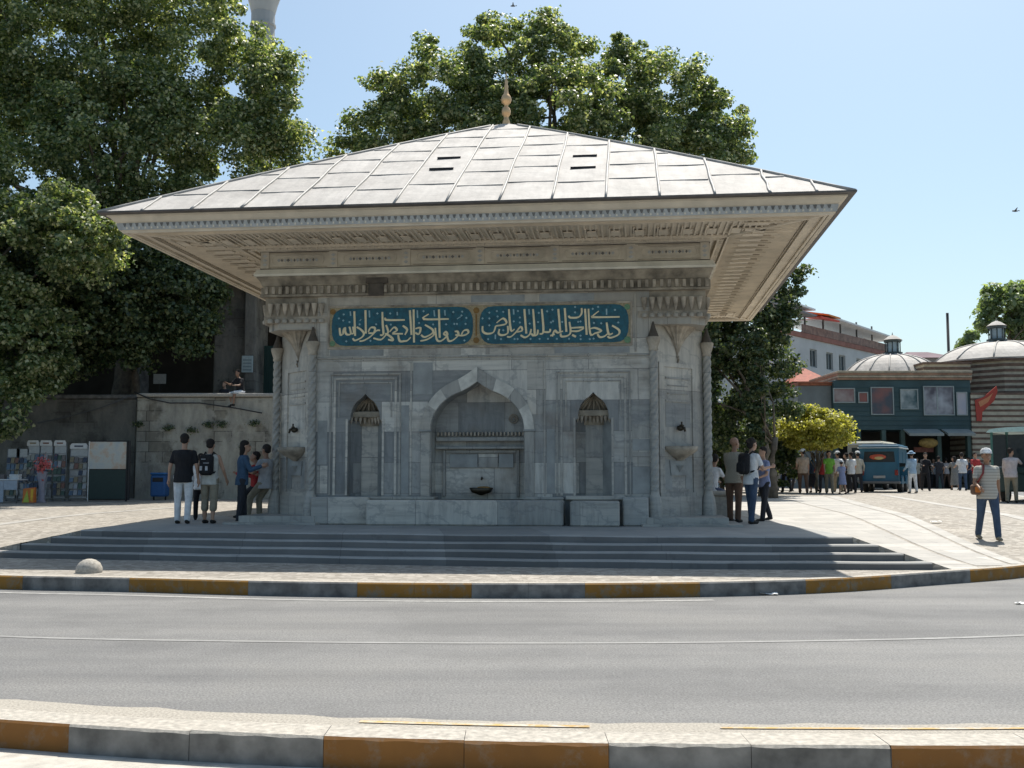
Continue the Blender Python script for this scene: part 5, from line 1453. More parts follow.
# hill on the horizon
mb = MB(); vs = []; n = 60
for i in range(n + 1):
    x = -500 + 1500 * i / n
    h = 10 + 16 * math.exp(-((x - 300) / 130) ** 2) + 5 * math.sin(i * .7) + 3 * math.sin(i * 1.9)
    vs += [(x, 700, -1), (x, 800, max(2, h)), (x, 900, -1)]
mb.add(vs, [[3 * i, 3 * i + 3, 3 * i + 4, 3 * i + 1] for i in range(n)] + [[3 * i + 1, 3 * i + 4, 3 * i + 5, 3 * i + 2] for i in range(n)], 0, True)
tag(mb.build('hill', M['hill']), kind='structure')

# ------------------------------------------------------------------ vehicles
rubber = flat('rubber', (.02, .02, .02), .8); chrome = flat('chrome', (.5, .5, .5), .3, .8); vglass = flat('vglass', (.035, .045, .05), .08)
def wheel(parent, x, y, r, side):
    e = bpy.data.objects.new('wheel', None); COL.objects.link(e); e.parent = parent; e.location = (x, y, r)
    rotm = Matrix.Rotation(PI / 2, 4, 'Y')
    mb = MB(); mb.lathe([(r * .62, -.11), (r * .92, -.11), (r, -.07), (r, .07), (r * .92, .11), (r * .62, .11)], 24); mb.v = [tuple(rotm @ Vector(v)) for v in mb.v]; mb.build('tyre', rubber, e)
    mb = MB(); mb.lathe([(r * .1, -.12), (r * .3, -.115), (r * .6, -.09), (r * .62, .09), (r * .3, .115), (r * .1, .12)], 18); mb.v = [tuple(rotm @ Vector(v)) for v in mb.v]; mb.build('rim', flat('rimgrey', (.25, .26, .27), .4, .5), e)
def van(loc, rz, body, roofc, label, L=4.3, W=1.75, H=2.0, name='minibus'):
    """boxy old van seen from its rear; length along +y, rear at y = 0"""
    e = empty(name, loc, rz, label, 'van'); hw = W / 2
    side = [(0, .42), (.05, .36), (.55, .36)] + [(1.0 + .38 * math.cos(a), .36 + .36 * math.sin(a)) for a in [PI - PI * i / 8 for i in range(9)]] + [(L - 1.4, .36)] + [(L - .95 + .38 * math.cos(a), .36 + .36 * math.sin(a)) for a in [PI - PI * i / 8 for i in range(9)]] + [(L - .1, .36), (L, .45), (L, 1.0), (L - .25, 1.12), (L - .65, H - .12), (.12, H - .08), (.0, H * .62), (-.03, H * .5)]
    wins = [[(.35, 1.25), (1.35, 1.25), (1.35, H - .28), (.42, H - .28)], [(1.47, 1.25), (2.5, 1.25), (2.5, H - .28), (1.47, H - .28)], [(2.62, 1.25), (3.35, 1.25), (3.22, H - .28), (2.62, H - .28)]]
    mb = MB()
    for s in (-1, 1):
        mb.poly(side, wins, 0, .06, lambda u, v, w, s=s: (s * (hw - w - (.05 if v > H * .62 else 0)), u, v))
    # rear, front, top skins
    prof = side[-6:] + [side[0]]
    rw = hw - .02
    mb.poly([(-rw, .42), (rw, .42), (rw, H - .1), (-rw, H - .1)], [[(-rw + .16, 1.28), (rw - .16, 1.28), (rw - .2, H - .27), (-rw + .2, H - .27)]], .0, .05, lambda u, v, w: (u, w + .02 + (v - .4) * .04, v))
    mb.poly([(-rw, .45), (rw, .45), (rw, 1.1), (-rw, 1.1)], [], 0, .05, lambda u, v, w: (u, L - .03 - w, v))
    mb.box(-rw, rw, .05, L - .1, .38, .46, 0)
    mb.build('body', body, e)
    mb = MB(); mb.box(-hw - .02, hw + .02, -.02, L - .55, H - .10, H + .0, 0, .04); mb.box(-hw + .12, hw - .12, .15, L - .8, H + .001, H + .05, 0, .03); mb.box(-hw - .04, hw + .04, -.05, L - .5, H - .13, H - .095, 1, .01); mb.build('roof', [roofc, flat('gutter', (.5, .55, .55))], e)
    mb = MB(); mb.poly([(-rw + .16, 1.28), (rw - .16, 1.28), (rw - .2, H - .27), (-rw + .2, H - .27)], [], .02, .03, lambda u, v, w: (u, w + .03 + (v - .4) * .04, v)); mb.build('rear_window', vglass, e)
    for s in (-1, 1):
        mb = MB()
        for w_ in wins: mb.poly(w_, [], .02, .03, lambda u, v, w, s=s: (s * (hw - w - .05), u, v))
        mb.build('side_window', vglass, e)
    mb = MB(); mb.add([(-rw, L - .26, 1.12), (rw, L - .26, 1.12), (rw - .05, L - .64, H - .13), (-rw + .05, L - .64, H - .13)], [[0, 1, 2, 3]]); mb.build('windscreen', vglass, e)
    mb = MB(); mb.box(-hw - .02, hw + .02, -.12, -.02, .36, .48, 0, .03); mb.build('bumper', flat('bumper', (.16, .16, .16), .4, .4), e)
    for s in (-1, 1):
        mb = MB(); mb.box(s * (hw - .13) - .07, s * (hw - .13) + .07, -.035, .02, .72, .95, 0, .02); mb.build('tail_light', flat('tail', (.25, .02, .015), .3), e)
    mb = MB(); mb.box(-.24, .24, -.03, .02, .6, .71, 0, .01); mb.build('number_plate', flat('plate', (.4, .4, .38)), e)
    for s in (-1, 1):
        for y in (1.0, L - .95): wheel(e, s * (hw - .12), y, .33, s)
    return e
blue = simple('van_blue', (.025, .12, .19), .12, 2, .35); p = at(880, 45.5, 0)
v = van((p.x, 45.5, ground(p.x, 46)), R(-27), blue, simple('van_roof', (.035, .13, .21), .1, 2, .35), 'old boxy blue minibus seen from behind with a reddish reflection in its rear window', L=3.4, W=1.65)
mb = MB(); mb.ico((-.05, .045, 1.5), (.36, .012, .12), 2, 0); mb.ico((.0, .035, 1.45), (.2, .012, .07), 2, 1); mb.build('window_reflection', [flat('st_r', (.55, .10, .05)), flat('st_y', (.6, .45, .2))], v)  # red and yellow blobs painting a reflection on the rear glass
p = at(866, 53, 0)
van((p.x, 53, ground(p.x, 53)), R(-30), simple('van_cream', (.30, .29, .25), .1, 2, .4), simple('van_creamroof', (.6, .58, .48), .1, 2, .4), 'pale roofed dark van parked beyond the blue minibus', H=2.35)
p = at(792, 51, 0)
van((p.x, 51, ground(p.x, 51)), R(70), simple('car_blue', (.04, .08, .16), .1, 2, .3), simple('car_teal', (.05, .2, .17), .1, 2, .3), 'small dark blue van behind the crowd under the yellow bush', L=3.6, W=1.5, H=1.45)
# green vehicle at right edge
p = at(1004, 34.0, 0); g = ground(p.x + 1, 34)
e = empty('open_shuttle_cart', (p.x + 1.2, 34.8, g), R(-42), 'dark green open sided cart with a pale turquoise roof at the right edge', 'cart')
tq = flat('turq', (.42, .60, .58), .4); dg = flat('cartgreen', (.02, .05, .05), .4)
mb = MB()
vs = []; 
for y in (-.6, 3.6):
    for i in range(9):
        a = PI * i / 8; vs.append((-1.08 * math.cos(a), y, 2.28 + .16 * math.sin(a) ** .6))
mb.add(vs, [[i, i + 1, 10 + i, 9 + i] for i in range(8)] + [list(range(9))[::-1], list(range(9, 18)), [0, 9, 17, 8]], 0, False); mb.build('roof', tq, e)
mb = MB(); mb.box(-1.0, 1.0, -.45, 3.5, .35, .95, 0, .05); mb.box(-1.0, 1.0, -.50, -.44, .95, 1.15, 0, .02); mb.build('body', [dg], e)
for x in (-.97, -.5, .35, .97):
    for y in (-.4, 3.4): mb = MB(); mb.box(x - .04, x + .04, y - .04, y + .04, .9, 2.29, 0, .01); mb.build('pillar', flat('cartpost', (.06, .17, .15), .4), e)
mb = MB(); mb.box(-.93, .93, -.44, -.42, 1.16, 2.2, 0); mb.build('windscreen', vglass, e)
mb = MB(); mb.box(-.85, .85, .6, 1.1, .95, 1.35, 0, .04); mb.box(-.85, .85, 1.9, 2.4, .95, 1.35, 0, .04); mb.build('seat', blk, e)
for s in (-.8, .8):
    for y in (.2, 2.8): wheel(e, s, y, .3, 1)
# stone block beside the fountain
mb = MB(); p = at(720, 23.6, 0)
mb.box(p.x - .22, p.x + .16, 23.4, 23.9, .0, .54, 0, .02); mb.box(p.x - .30, p.x + .20, 23.33, 23.97, .54, .64, 0, .03)
tag(mb.build('stone_block', M['marble_trim']), 'low stone block with an overhanging top right of the fountain corner', 'stone block')
# street litter
for i, (px, py, s, lab) in enumerate([(767, 593, .10, 'crumpled white paper on the road by the far kerb'), (876, 586.5, .06, 'small white scrap on the road near the right kerb'), (1019, 602, .06, 'tiny white scrap on the road at the right edge'), (936, 524, .09, 'white scrap of paper on the cobbles of the square')]):
    zz = ZR + .006 if py > 560 else None
    d = (EYE - ZR) * FOC / (py - HOR) if py > 560 else 24.5
    p = at(px, d, 0); zz = zz if zz is not None else ground(p.x, d) + .03
    mb = MB(); r_ = random.Random(i); K = 5
    vs = [(p.x + (a / K - .5) * s * 2.4, d + (c / K - .5) * s * 1.6, zz + r_.uniform(0, s * .35)) for c in range(K + 1) for a in range(K + 1)]
    mb.add(vs, [[c * (K + 1) + a, c * (K + 1) + a + 1, (c + 1) * (K + 1) + a + 1, (c + 1) * (K + 1) + a] for c in range(K) for a in range(K)])
    tag(mb.build('paper_scrap', flat('paper', (.75, .75, .73))), lab, 'litter', 'scraps of litter')
# gulls
for px, py, d, lab in ((1015, 211, 60, 'dark bird in flight in the sky at the far right'), (513, 6, 70, 'tiny bird above the middle tree')):
    p = at(px, d, py=py); mb = MB()
    mb.ico(p, (.20, .07, .06), 1); 
    for s in (-1, 1): mb.add([(p.x - .06, p.y, p.z), (p.x + .07, p.y, p.z), (p.x + .02, p.y + s * .3, p.z + .12), (p.x - .02, p.y + s * .3, p.z + .12), (p.x - .06, p.y, p.z + .015), (p.x + .07, p.y, p.z + .015), (p.x + .02, p.y + s * .3, p.z + .13), (p.x - .02, p.y + s * .3, p.z + .13)], [[0, 1, 2, 3], [4, 5, 6, 7], [0, 1, 5, 4], [2, 3, 7, 6]])
    mb.ico((p.x + .22, p.y, p.z + .02), (.05, .04, .04), 1)
    tag(mb.build('bird', flat('bird', (.12, .12, .12))), lab, 'bird')

# ------------------------------------------------------------------ people
def remesh(mb, vox):
    me = bpy.data.meshes.new('tmp'); me.from_pydata(mb.v, [], mb.f); me.update()
    bm = bmesh.new(); bm.from_mesh(me); bmesh.ops.recalc_face_normals(bm, faces=bm.faces); bm.to_mesh(me); bm.free()
    o = bpy.data.objects.new('tmp', me); COL.objects.link(o)
    md = o.modifiers.new('r', 'REMESH'); md.mode = 'VOXEL'; md.voxel_size = vox; md.use_smooth_shade = True
    sm = o.modifiers.new('s', 'SMOOTH'); sm.factor = .5; sm.iterations = 2
    dg_ = bpy.context.evaluated_depsgraph_get(); ev = o.evaluated_get(dg_)
    m2 = bpy.data.meshes.new_from_object(ev, depsgraph=dg_)
    bpy.data.objects.remove(o); bpy.data.meshes.remove(me)
    return m2
def cap(mb, a, b, ra, rb, n=12, fx=1.0, mi=0):
    a, b = Vector(a), Vector(b); t = (b - a)
    L = t.length
    t.normalize(); P = []; Rr = []
    for s in (-.98, -.7, -.35): P.append(a + t * ra * s); Rr.append(ra * math.sqrt(1 - s * s))
    P += [a, b]; Rr += [ra, rb]
    for s in (.35, .7, .98): P.append(b + t * rb * s); Rr.append(rb * math.sqrt(1 - s * s))
    return mb.tube(P, Rr, n, mi)
def loft(mb, secs, n=18, mi=0):
    """closed loft of ellipses: (x, y, z, rx, ry)"""
    vs = []
    for x, y, z, rx, ry in secs:
        for i in range(n):
            a = 2 * PI * i / n; vs.append((x + rx * math.cos(a), y + ry * math.sin(a), z))
    fs = [[j * n + i, j * n + (i + 1) % n, (j + 1) * n + (i + 1) % n, (j + 1) * n + i] for j in range(len(secs) - 1) for i in range(n)]
    fs += [list(range(n))[::-1], [len(vs) - n + i for i in range(n)]]
    return mb.add(vs, fs, mi, True)
SKIN = simple('skin', (.42, .25, .17), .08, 5, .55)
SKIND = simple('skin_tanned', (.30, .17, .11), .08, 5, .55)
def cl(name, c):
    m = simple('cloth_' + name, c, .18, 9, .9)
    nt = m.node_tree
    bump(nt, nt.nodes['Principled BSDF'], noise(nt, coords(nt, (1, 1, .45)), 11, 3, .5), .9, .05)
    return m
CL = {k: cl(k, c) for k, c in dict(black=(.012, .012, .015), white=(.66, .67, .68), offwhite=(.50, .50, .46), khaki=(.26, .23, .17), grey=(.20, .20, .19), jeans=(.045, .075, .13), denim=(.04, .085, .15), brown=(.13, .075, .05), tan=(.42, .32, .24), beige=(.48, .44, .36), green=(.18, .42, .05), red=(.42, .04, .04), blue=(.10, .17, .40), pale_blue=(.32, .45, .58), dark=(.025, .027, .035), pink=(.52, .46, .45), lilac=(.22, .26, .42), white_dull=(.40, .41, .43), navy=(.03, .045, .09), orange=(.50, .16, .03), hair=(.018, .014, .012), grey_hair=(.25, .24, .23), shoe=(.02, .018, .016), shoe_white=(.6, .6, .6)).items()}
stripe_m, nt_, b_ = newmat('striped_shirt'); v_ = coords(nt_)
wv = N(nt_, 'ShaderNodeTexWave', bands_direction='Z'); wv.inputs['Scale'].default_value = 5.5; nt_.links.new(v_, wv.inputs['Vector'])
nt_.links.new(ramp(nt_, [(.35, (.36, .34, .30)), (.6, (.47, .45, .40))], wv.outputs[0]), b_.inputs['Base Color']); b_.inputs['Roughness'].default_value = .9
chk_m, nt_, b_ = newmat('checked_shirt'); v_ = coords(nt_)
ck = N(nt_, 'ShaderNodeTexChecker'); ck.inputs['Scale'].default_value = 34; ck.inputs['Color1'].default_value = (.38, .36, .30, 1); ck.inputs['Color2'].default_value = (.24, .22, .18, 1)
nt_.links.new(v_, ck.inputs['Vector']); nt_.links.new(ck.outputs[0], b_.inputs['Base Color']); b_.inputs['Roughness'].default_value = .9
CL['striped'] = stripe_m; CL['checked'] = chk_m

def person(x, y, hd, H, label, top='white', bottom='jeans', shoe='shoe', hair='hair', sleeves='short', legs='long', armL=(5, 8, 15), armR=(5, 8, 15), legL=(0, 0), legR=(0, 0), lean=0, hat=None, hairstyle='short', z=None, group=None, near=False, bag=None, skirt=False, build_=1.0, head=(0, 0), skin=None, tuck=False, seat=None, zoff=0):
    skin = skin or SKIN
    s = H / 1.75
    vox = .013 if near else .024
    gzz = ground(x, y) if z is None else z
    e = empty('person', (x, y, gzz), R(hd), label, 'person', group)
    le = R(lean)
    def up(p):    # upper body leans forward about the hips
        p = Vector(p); q = Vector((p.x, p.y, p.z - .92)); c, sn = math.cos(le), math.sin(le)
        return Vector((q.x, q.y * c + q.z * sn, -q.y * sn + q.z * c + .92))
    LT, LS = .43, .42
    J = {}
    for sd, (p, k) in (('L', legL), ('R', legR)):
        sx = -1 if sd == 'L' else 1
        h = Vector((sx * .092 * build_, 0, .91)); p, k = R(p), R(k)
        kn = h + Vector((sx * .012, math.sin(p) * LT, -math.cos(p) * LT)); q = p - k
        an = kn + Vector((0, math.sin(q) * LS, -math.cos(q) * LS))
        fd = Vector((0, math.cos(q * .35), math.sin(q * .35) * .6 - .0)) if abs(q) > .2 else Vector((0, 1, 0))
        J['h' + sd], J['k' + sd], J['a' + sd], J['f' + sd] = h, kn, an, fd
    low = min(J['aL'].z, J['aR'].z) - .075
    dz = -low + zoff
    for sd, arm in (('L', armL), ('R', armR)):
        sx = -1 if sd == 'L' else 1
        sh = up((sx * .172 * build_, 0, 1.385)); p, ab, el = map(R, arm)
        d1 = Vector((sx * math.sin(ab) * math.cos(p), math.sin(p + le * .3), -math.cos(p) * math.cos(ab))).normalized()
        eb = sh + d1 * .29; p2 = p + el
        d2 = Vector((sx * math.sin(ab) * .45 * math.cos(p2) - sx * .12 * math.sin(el), math.sin(p2), -math.cos(p2))).normalized()
        wr = eb + d2 * .25
        J['s' + sd], J['e' + sd], J['w' + sd], J['d' + sd] = sh, eb, wr, d2
    hc = up((0, .015, 1.635)); ht, hp = R(head[0]), R(head[1])
    HM = Matrix.Translation(hc) @ Matrix.Rotation(ht, 4, 'Z') @ Matrix.Rotation(-hp, 4, 'X') @ Matrix.Scale(1.08, 4)
    def torso(mb, g, z0=.86, z1=1.47, slim=0):
        secs = [(0, 0, z0, .170, .125), (0, 0, .93, .170, .122), (0, .005, 1.02, .150, .108), (0, .005, 1.10, .142, .102), (0, 0, 1.2, .158, .11), (0, -.005, 1.30, .172, .118), (0, -.005, 1.37, .176, .105), (0, -.005, 1.415, .145, .085), (0, -.005, 1.45, .09, .066), (0, 0, 1.48, .055, .055)]
        out = []
        for (a, b__, c, rx, ry) in secs:
            if c < z0 or c > z1: continue
            q = up((a, b__, c)); out.append((q.x, q.y, q.z, (rx + g) * build_, (ry + g) * (1 + (build_ - 1) * 1.4)))
        loft(mb, out)
    def finish(mb, name, mat, extra=None, vx=None, smooth=True):
        me = remesh(mb, vx or vox) if smooth else None
        if me is None:
            o = mb.build(name, mat, e)
        else:
            nv, nf = len(me.vertices), 0
            me.materials.clear()
            mats = mat if isinstance(mat, (list, tuple)) else [mat]
            for m_ in mats: me.materials.append(m_)
            if extra:
                bm = bmesh.new(); bm.from_mesh(me)
                vv = [bm.verts.new(v) for v in extra.v]
                for f, mi in zip(extra.f, extra.m):
                    try:
                        ff = bm.faces.new([vv[i] for i in f]); ff.material_index = mi; ff.smooth = True
                    except ValueError: pass
                bm.to_mesh(me); bm.free()
            o = bpy.data.objects.new(name, me); COL.objects.link(o); o.parent = e
        o.location = (0, 0, dz * s); o.scale = (s, s, s)
        return o
    # body in one skin
    mb = MB(); torso(mb, 0)
    q = up((0, -.005, 1.44)); cap(mb, q, hc - Vector((0, 0, .06)), .055, .052)
    def HP(v): return tuple(HM @ Vector(v))
    def headball(c, r):
        m2 = MB(); m2.ico(c, r, 2); mb.add([HP(v) for v in m2.v], m2.f, 0, True)
    headball((0, -.01, .035), (.076, .096, .088)); headball((0, .02, -.045), (.058, .07, .065)); headball((0, .055, -.085), (.03, .028, .026))
    headball((0, .098, -.015), (.014, .02, .026)); headball((0, .088, -.062), (.026, .012, .012))
    for sx in (-1, 1): headball((sx * .079, -.005, -.01), (.010, .02, .032))
    for sd in 'LR':
        cap(mb, J['h' + sd], J['k' + sd], .082 * build_, .055); cap(mb, J['k' + sd], J['k' + sd].lerp(J['a' + sd], .35), .052, .054); cap(mb, J['k' + sd].lerp(J['a' + sd], .35), J['a' + sd], .054, .036)
        cap(mb, J['s' + sd], J['e' + sd], .049, .038); cap(mb, J['e' + sd], J['w' + sd], .038, .025)
        cap(mb, J['w' + sd], J['w' + sd] + J['d' + sd] * .07, .027, .036)
        f = J['f' + sd]; a = J['a' + sd]; cap(mb, a + f * -.02 - Vector((0, 0, .035)), a + f * .13 - Vector((0, 0, .05)), .036, .026)
    ex = MB()
    if near:
        for sd in 'LR':
            sx = -1 if sd == 'L' else 1
            d2 = J['d' + sd]; w0 = J['w' + sd] + d2 * .085; side = d2.cross(Vector((sx, 0, 0))); side.normalize(); inn = Vector((-sx, 0, 0))
            for k, ln in enumerate((.07, .08, .076, .06)):
                o0 = w0 + side * (k - 1.5) * .019; m1 = o0 + d2 * ln * .5 + inn * .006; e1 = m1 + d2 * ln * .42 + inn * .02
                ex.tube([o0 - d2 * .02, m1, e1], [.0095, .009, .0065], 6, 0)
            t0 = J['w' + sd] + d2 * .03 + side * -.024; ex.tube([t0, t0 + d2 * .03 - side * .022, t0 + d2 * .06 - side * .026 + inn * .012], [.011, .0105, .008], 6, 0)
        for sx in (-1, 1):
            m2 = MB(); m2.ico((sx * .031, .083, .012), (.011, .008, .006), 1); ex.add([HP(v) for v in m2.v], m2.f, 1)
            m2 = MB(); m2.ico((sx * .031, .087, .034), (.02, .007, .004), 1); ex.add([HP(v) for v in m2.v], m2.f, 1)
        m2 = MB(); m2.ico((0, .099, -.062), (.022, .004, .005), 1); ex.add([HP(v) for v in m2.v], m2.f, 2)
    finish(mb, 'body', [skin, CL['hair'], flat('lip', (.28, .09, .08))], ex if near else None)
    # shirt
    mb = MB(); torso(mb, .017, z0=.80 if not tuck else .93)
    for sd in 'LR':
        if sleeves == 'none': continue
        cap(mb, J['s' + sd] + Vector((-(J['s' + sd].x) * .25, 0, .0)), J['s' + sd], .058, .058)
        endp = .62 if sleeves == 'short' else 1.0
        cap(mb, J['s' + sd], J['s' + sd].lerp(J['e' + sd], endp), .058, .055)
        if sleeves == 'long': cap(mb, J['e' + sd], J['e' + sd].lerp(J['w' + sd], .92), .054, .040)
    finish(mb, 'shirt', CL[top])
    # lower garment
    mb = MB()
    if skirt:
        hm = min(J['kL'].z, J['kR'].z) - (.25 if skirt == 'long' else .0)
        loft(mb, [(0, 0, hm, .24, .20), (0, 0, .7, .20, .16), (0, 0, .9, .175, .128), (0, 0, .99, .15, .11)])
    else:
        loft(mb, [(0, 0, .78, .12 * build_, .09), (0, 0, .86, .165 * build_, .12), (0, 0, .93, .172 * build_, .126), (0, 0, 1.0, .158 * build_, .117)])
        for sd in 'LR':
            h, k, a = J['h' + sd], J['k' + sd], J['a' + sd]
            cap(mb, h, k, .100 * build_, .073)
            if legs == 'long': cap(mb, k, k.lerp(a, .97), .071, .062)
            elif legs == '3/4': cap(mb, k, k.lerp(a, .42), .078, .082)
    finish(mb, 'skirt' if skirt else 'trousers', CL[bottom])
    # shoes
    for sd in 'LR':
        mb = MB(); a, f = J['a' + sd], J['f' + sd]
        cap(mb, a + f * -.03 - Vector((0, 0, .032)), a + f * .04 - Vector((0, 0, .03)), .044, .044); cap(mb, a + f * .03 - Vector((0, 0, .038)), a + f * .155 - Vector((0, 0, .046)), .043, .031)
        finish(mb, 'shoe', CL[shoe])
    # hair
    if hairstyle != 'bald' or hat:
        mb = MB()
        m2 = MB(); m2.ico((0, -.022, .052), (.086, .100, .086), 2)
        if hairstyle == 'long': 
            m2.ico((0, -.06, -.05), (.088, .062, .13), 2); m2.ico((0, -.075, -.14), (.075, .05, .09), 2)
        if hairstyle == 'bun': m2.ico((0, -.11, .05), (.045, .045, .045), 2); m2.ico((0, -.06, -.02), (.08, .055, .07), 2)
        if hairstyle == 'short': m2.ico((0, -.055, -.005), (.076, .055, .06), 2)
        if hairstyle != 'bald':
            mb.add([HP(v) for v in m2.v], m2.f, 0, True); finish(mb, 'hair', CL[hair], vx=.014 if near else .02)
    if hat:
        mb = MB(); m2 = MB(); m2.lathe([(.097, .045), (.099, .06), (.092, .10), (.066, .135), (.02, .148)], 20, 0, -.01)
        if hat[0] == 'cap': m2.poly([(.075 * math.cos(a), .05 + .145 * math.sin(a)) for a in [PI * i / 10 for i in range(11)]], [], .042, .055, lambda u, v, w: (u, v, w))
        if hat[0] == 'sun': m2.lathe([(.10, .06), (.16, .045), (.162, .052), (.10, .07)], 24, 0, -.01)
        m3 = MB(); m3.add([HP(v) for v in m2.v], m2.f, 0, True)
        o = m3.build('hat', CL[hat[1]], e); o.location = (0, 0, dz * s); o.scale = (s, s, s)
    if bag == 'backpack':
        # worn on the back: its own parts so that it moves with the person
        mb = MB(); q = lambda a, b__, c: tuple(up((a, b__, c)) + Vector((0, 0, 0)))
        m2 = MB(); m2.box(-.15, .15, -.27, -.12, 1.0, 1.44, 0, .05); m2.box(-.12, .12, -.32, -.26, 1.03, 1.24, 0, .03); mb.add([q(*v) for v in m2.v], m2.f)
        bo = finish(mb, 'backpack', CL['black'] , vx=.016)
        mb = MB()
        for sx in (-.09, .09): mb.tube([up((sx, -.13, 1.42)), up((sx, -.05, 1.485)), up((sx * 1.15, .09, 1.43)), up((sx * 1.3, .135, 1.3)), up((sx * 1.6, .06, 1.12)), up((sx * 1.4, -.12, 1.05))], .018, 6)
        o = mb.build('strap', CL['black'], e); o.location = (0, 0, dz * s); o.scale = (s, s, s)
        if bag and near and top == 'offwhite':
            mb = MB(); 
            for a, c, w_, h_ in ((-.07, 1.1, .05, .09), (.05, 1.1, .05, .09), (-.04, 1.33, .09, .015), (.02, 1.25, .12, .012)):
                m2 = MB(); m2.box(a - w_ / 2, a + w_ / 2, -.338 if c < 1.2 else -.285, -.315 if c < 1.2 else -.265, c, c + h_); mb.add([q(*v) for v in m2.v], m2.f)
            o = mb.build('pocket_trim', CL['white_dull'], e); o.location = (0, 0, dz * s); o.scale = (s, s, s)
    if bag == 'shoulder':
        mb = MB(); m2 = MB(); m2.box(.17, .33, -.02, .2, .88, 1.08, 0, .03); mb.add(m2.v, m2.f); finish(mb, 'shoulder_bag', CL['brown'], vx=.014)
        mb = MB(); m2 = MB(); m2.box(.2, .30, .195, .22, .93, 1.04, 0, .008); mb.add(m2.v, m2.f)
        o = mb.build('bag_pocket', CL['orange'], e); o.location = (0, 0, dz * s); o.scale = (s, s, s)
        mb = MB(); mb.tube([(.24, .09, 1.07), (.12, .145, 1.3), (.09, .10, 1.44), (.08, 0, 1.49), (.12, -.13, 1.35), (.25, -.01, 1.07)], .02, 6)
        o = mb.build('bag_strap', flat('strap_red', (.20, .03, .03)), e); o.location = (0, 0, dz * s); o.scale = (s, s, s)
    return e
_rp = random.Random(4)
def P(px, d, *a, **k):
    if not k.get('near'):
        k.setdefault('armL', (_rp.uniform(-15, 35), _rp.uniform(5, 22), _rp.uniform(10, 80)))
        k.setdefault('armR', (_rp.uniform(-15, 35), _rp.uniform(5, 22), _rp.uniform(10, 80)))
        k.setdefault('legL', (_rp.uniform(2, 14), _rp.uniform(0, 6))); k.setdefault('legR', (_rp.uniform(-14, -2), _rp.uniform(2, 14)))
        k.setdefault('lean', _rp.uniform(-1, 5)); k.setdefault('head', (_rp.uniform(-40, 40), _rp.uniform(-14, 4)))
    return person((px - 512) / FOC * d, d, *a, **k)
GP = 'people around the fountain'
P(185, 21.9, 5, 1.80, 'man in a black t-shirt and loose white trousers seen from behind left of the fountain', 'black', 'white', armL=(-4, 16, 12), armR=(-2, 14, 14), legL=(4, 2), legR=(-5, 8), near=True, group=GP, build_=1.08)
P(211, 22.1, -6, 1.70, 'man in a sleeveless shirt with a black backpack and three quarter trousers', 'offwhite', 'khaki', sleeves='none', legs='3/4', armL=(12, 14, 35), armR=(6, 20, 30), legL=(5, 5), legR=(-4, 4), near=True, bag='backpack', group=GP, build_=1.06)
P(202, 23.6, 20, 1.45, 'smaller person in dark trousers and a white top half hidden between the two men', 'white', 'black', armL=(10, 10, 40), armR=(20, 10, 40), legL=(10, 2), legR=(-12, 12), near=False, group=GP)
P(243, 22.3, -72, 1.68, 'woman in a blue denim shirt with dark hair leaning by the fountain corner', 'denim', 'dark', sleeves='long', armL=(30, 8, 75), armR=(25, 8, 85), legL=(6, 2), legR=(-3, 2), hairstyle='long', near=True, group=GP, lean=4)
P(266, 22.9, 60, 1.70, 'man in a patterned shirt and khaki trousers half sitting against the fountain side', 'white_dull', 'khaki', sleeves='short', armL=(30, 10, 70), armR=(25, 10, 60), legL=(48, 40), legR=(38, 42), lean=-2, near=True, group=GP, skin=SKIND)
P(258, 23.4, 75, 1.62, 'person in dark red seated behind the man in khaki trousers', 'red', 'dark', sleeves='long', armL=(40, 6, 70), armR=(40, 6, 70), legL=(60, 60), legR=(50, 50), group=GP, skin=SKIND)
# on the terrace wall
wz = 3.87
P(240, 37.9, 150, 1.68, 'person in a black top and white shorts sitting on top of the terrace wall', 'black', 'white', legs='none', sleeves='short', armL=(35, 10, 50), armR=(45, 12, 60), legL=(85, 80), legR=(80, 88), z=wz - .50, group='people sitting on the terrace wall', lean=14, skin=SKIND)
P(224, 39.2, 170, 1.6, 'person behind the terrace wall, only the dark haired head showing', 'dark', 'dark', z=3.7 - .95 + .05, sleeves='short', group='people sitting on the terrace wall')
# right of the fountain
P(733, 22.6, -40, 1.76, 'bald man in a pale checked shirt and dark trousers beside the woman with a backpack', 'checked', 'brown', hairstyle='bald', sleeves='short', armL=(18, 8, 75), armR=(20, 8, 80), legL=(3, 2), legR=(-3, 3), near=True, group=GP, build_=1.1, head=(-20, -8), skin=SKIND, lean=4)
P(750, 21.9, -62, 1.72, 'woman in a white t-shirt and jeans with a dark backpack right of the fountain', 'white', 'jeans', hairstyle='bun', sleeves='short', armL=(22, 6, 70), armR=(25, 8, 75), legL=(8, 4), legR=(-6, 2), near=True, bag='backpack', group=GP, lean=3)
P(763, 23.2, 110, 1.58, 'person in lilac half hidden in front of the woman with a backpack', 'lilac', 'dark', sleeves='short', armL=(10, 8, 60), armR=(10, 8, 60), group=GP)
P(710, 24.3, -50, 1.66, 'person in a white shirt and dark trousers sitting behind the right corner of the fountain', 'white', 'navy', sleeves='short', armL=(30, 8, 50), armR=(35, 8, 50), legL=(80, 75), legR=(76, 80), group=GP, skin=SKIND, z=.1, lean=12)
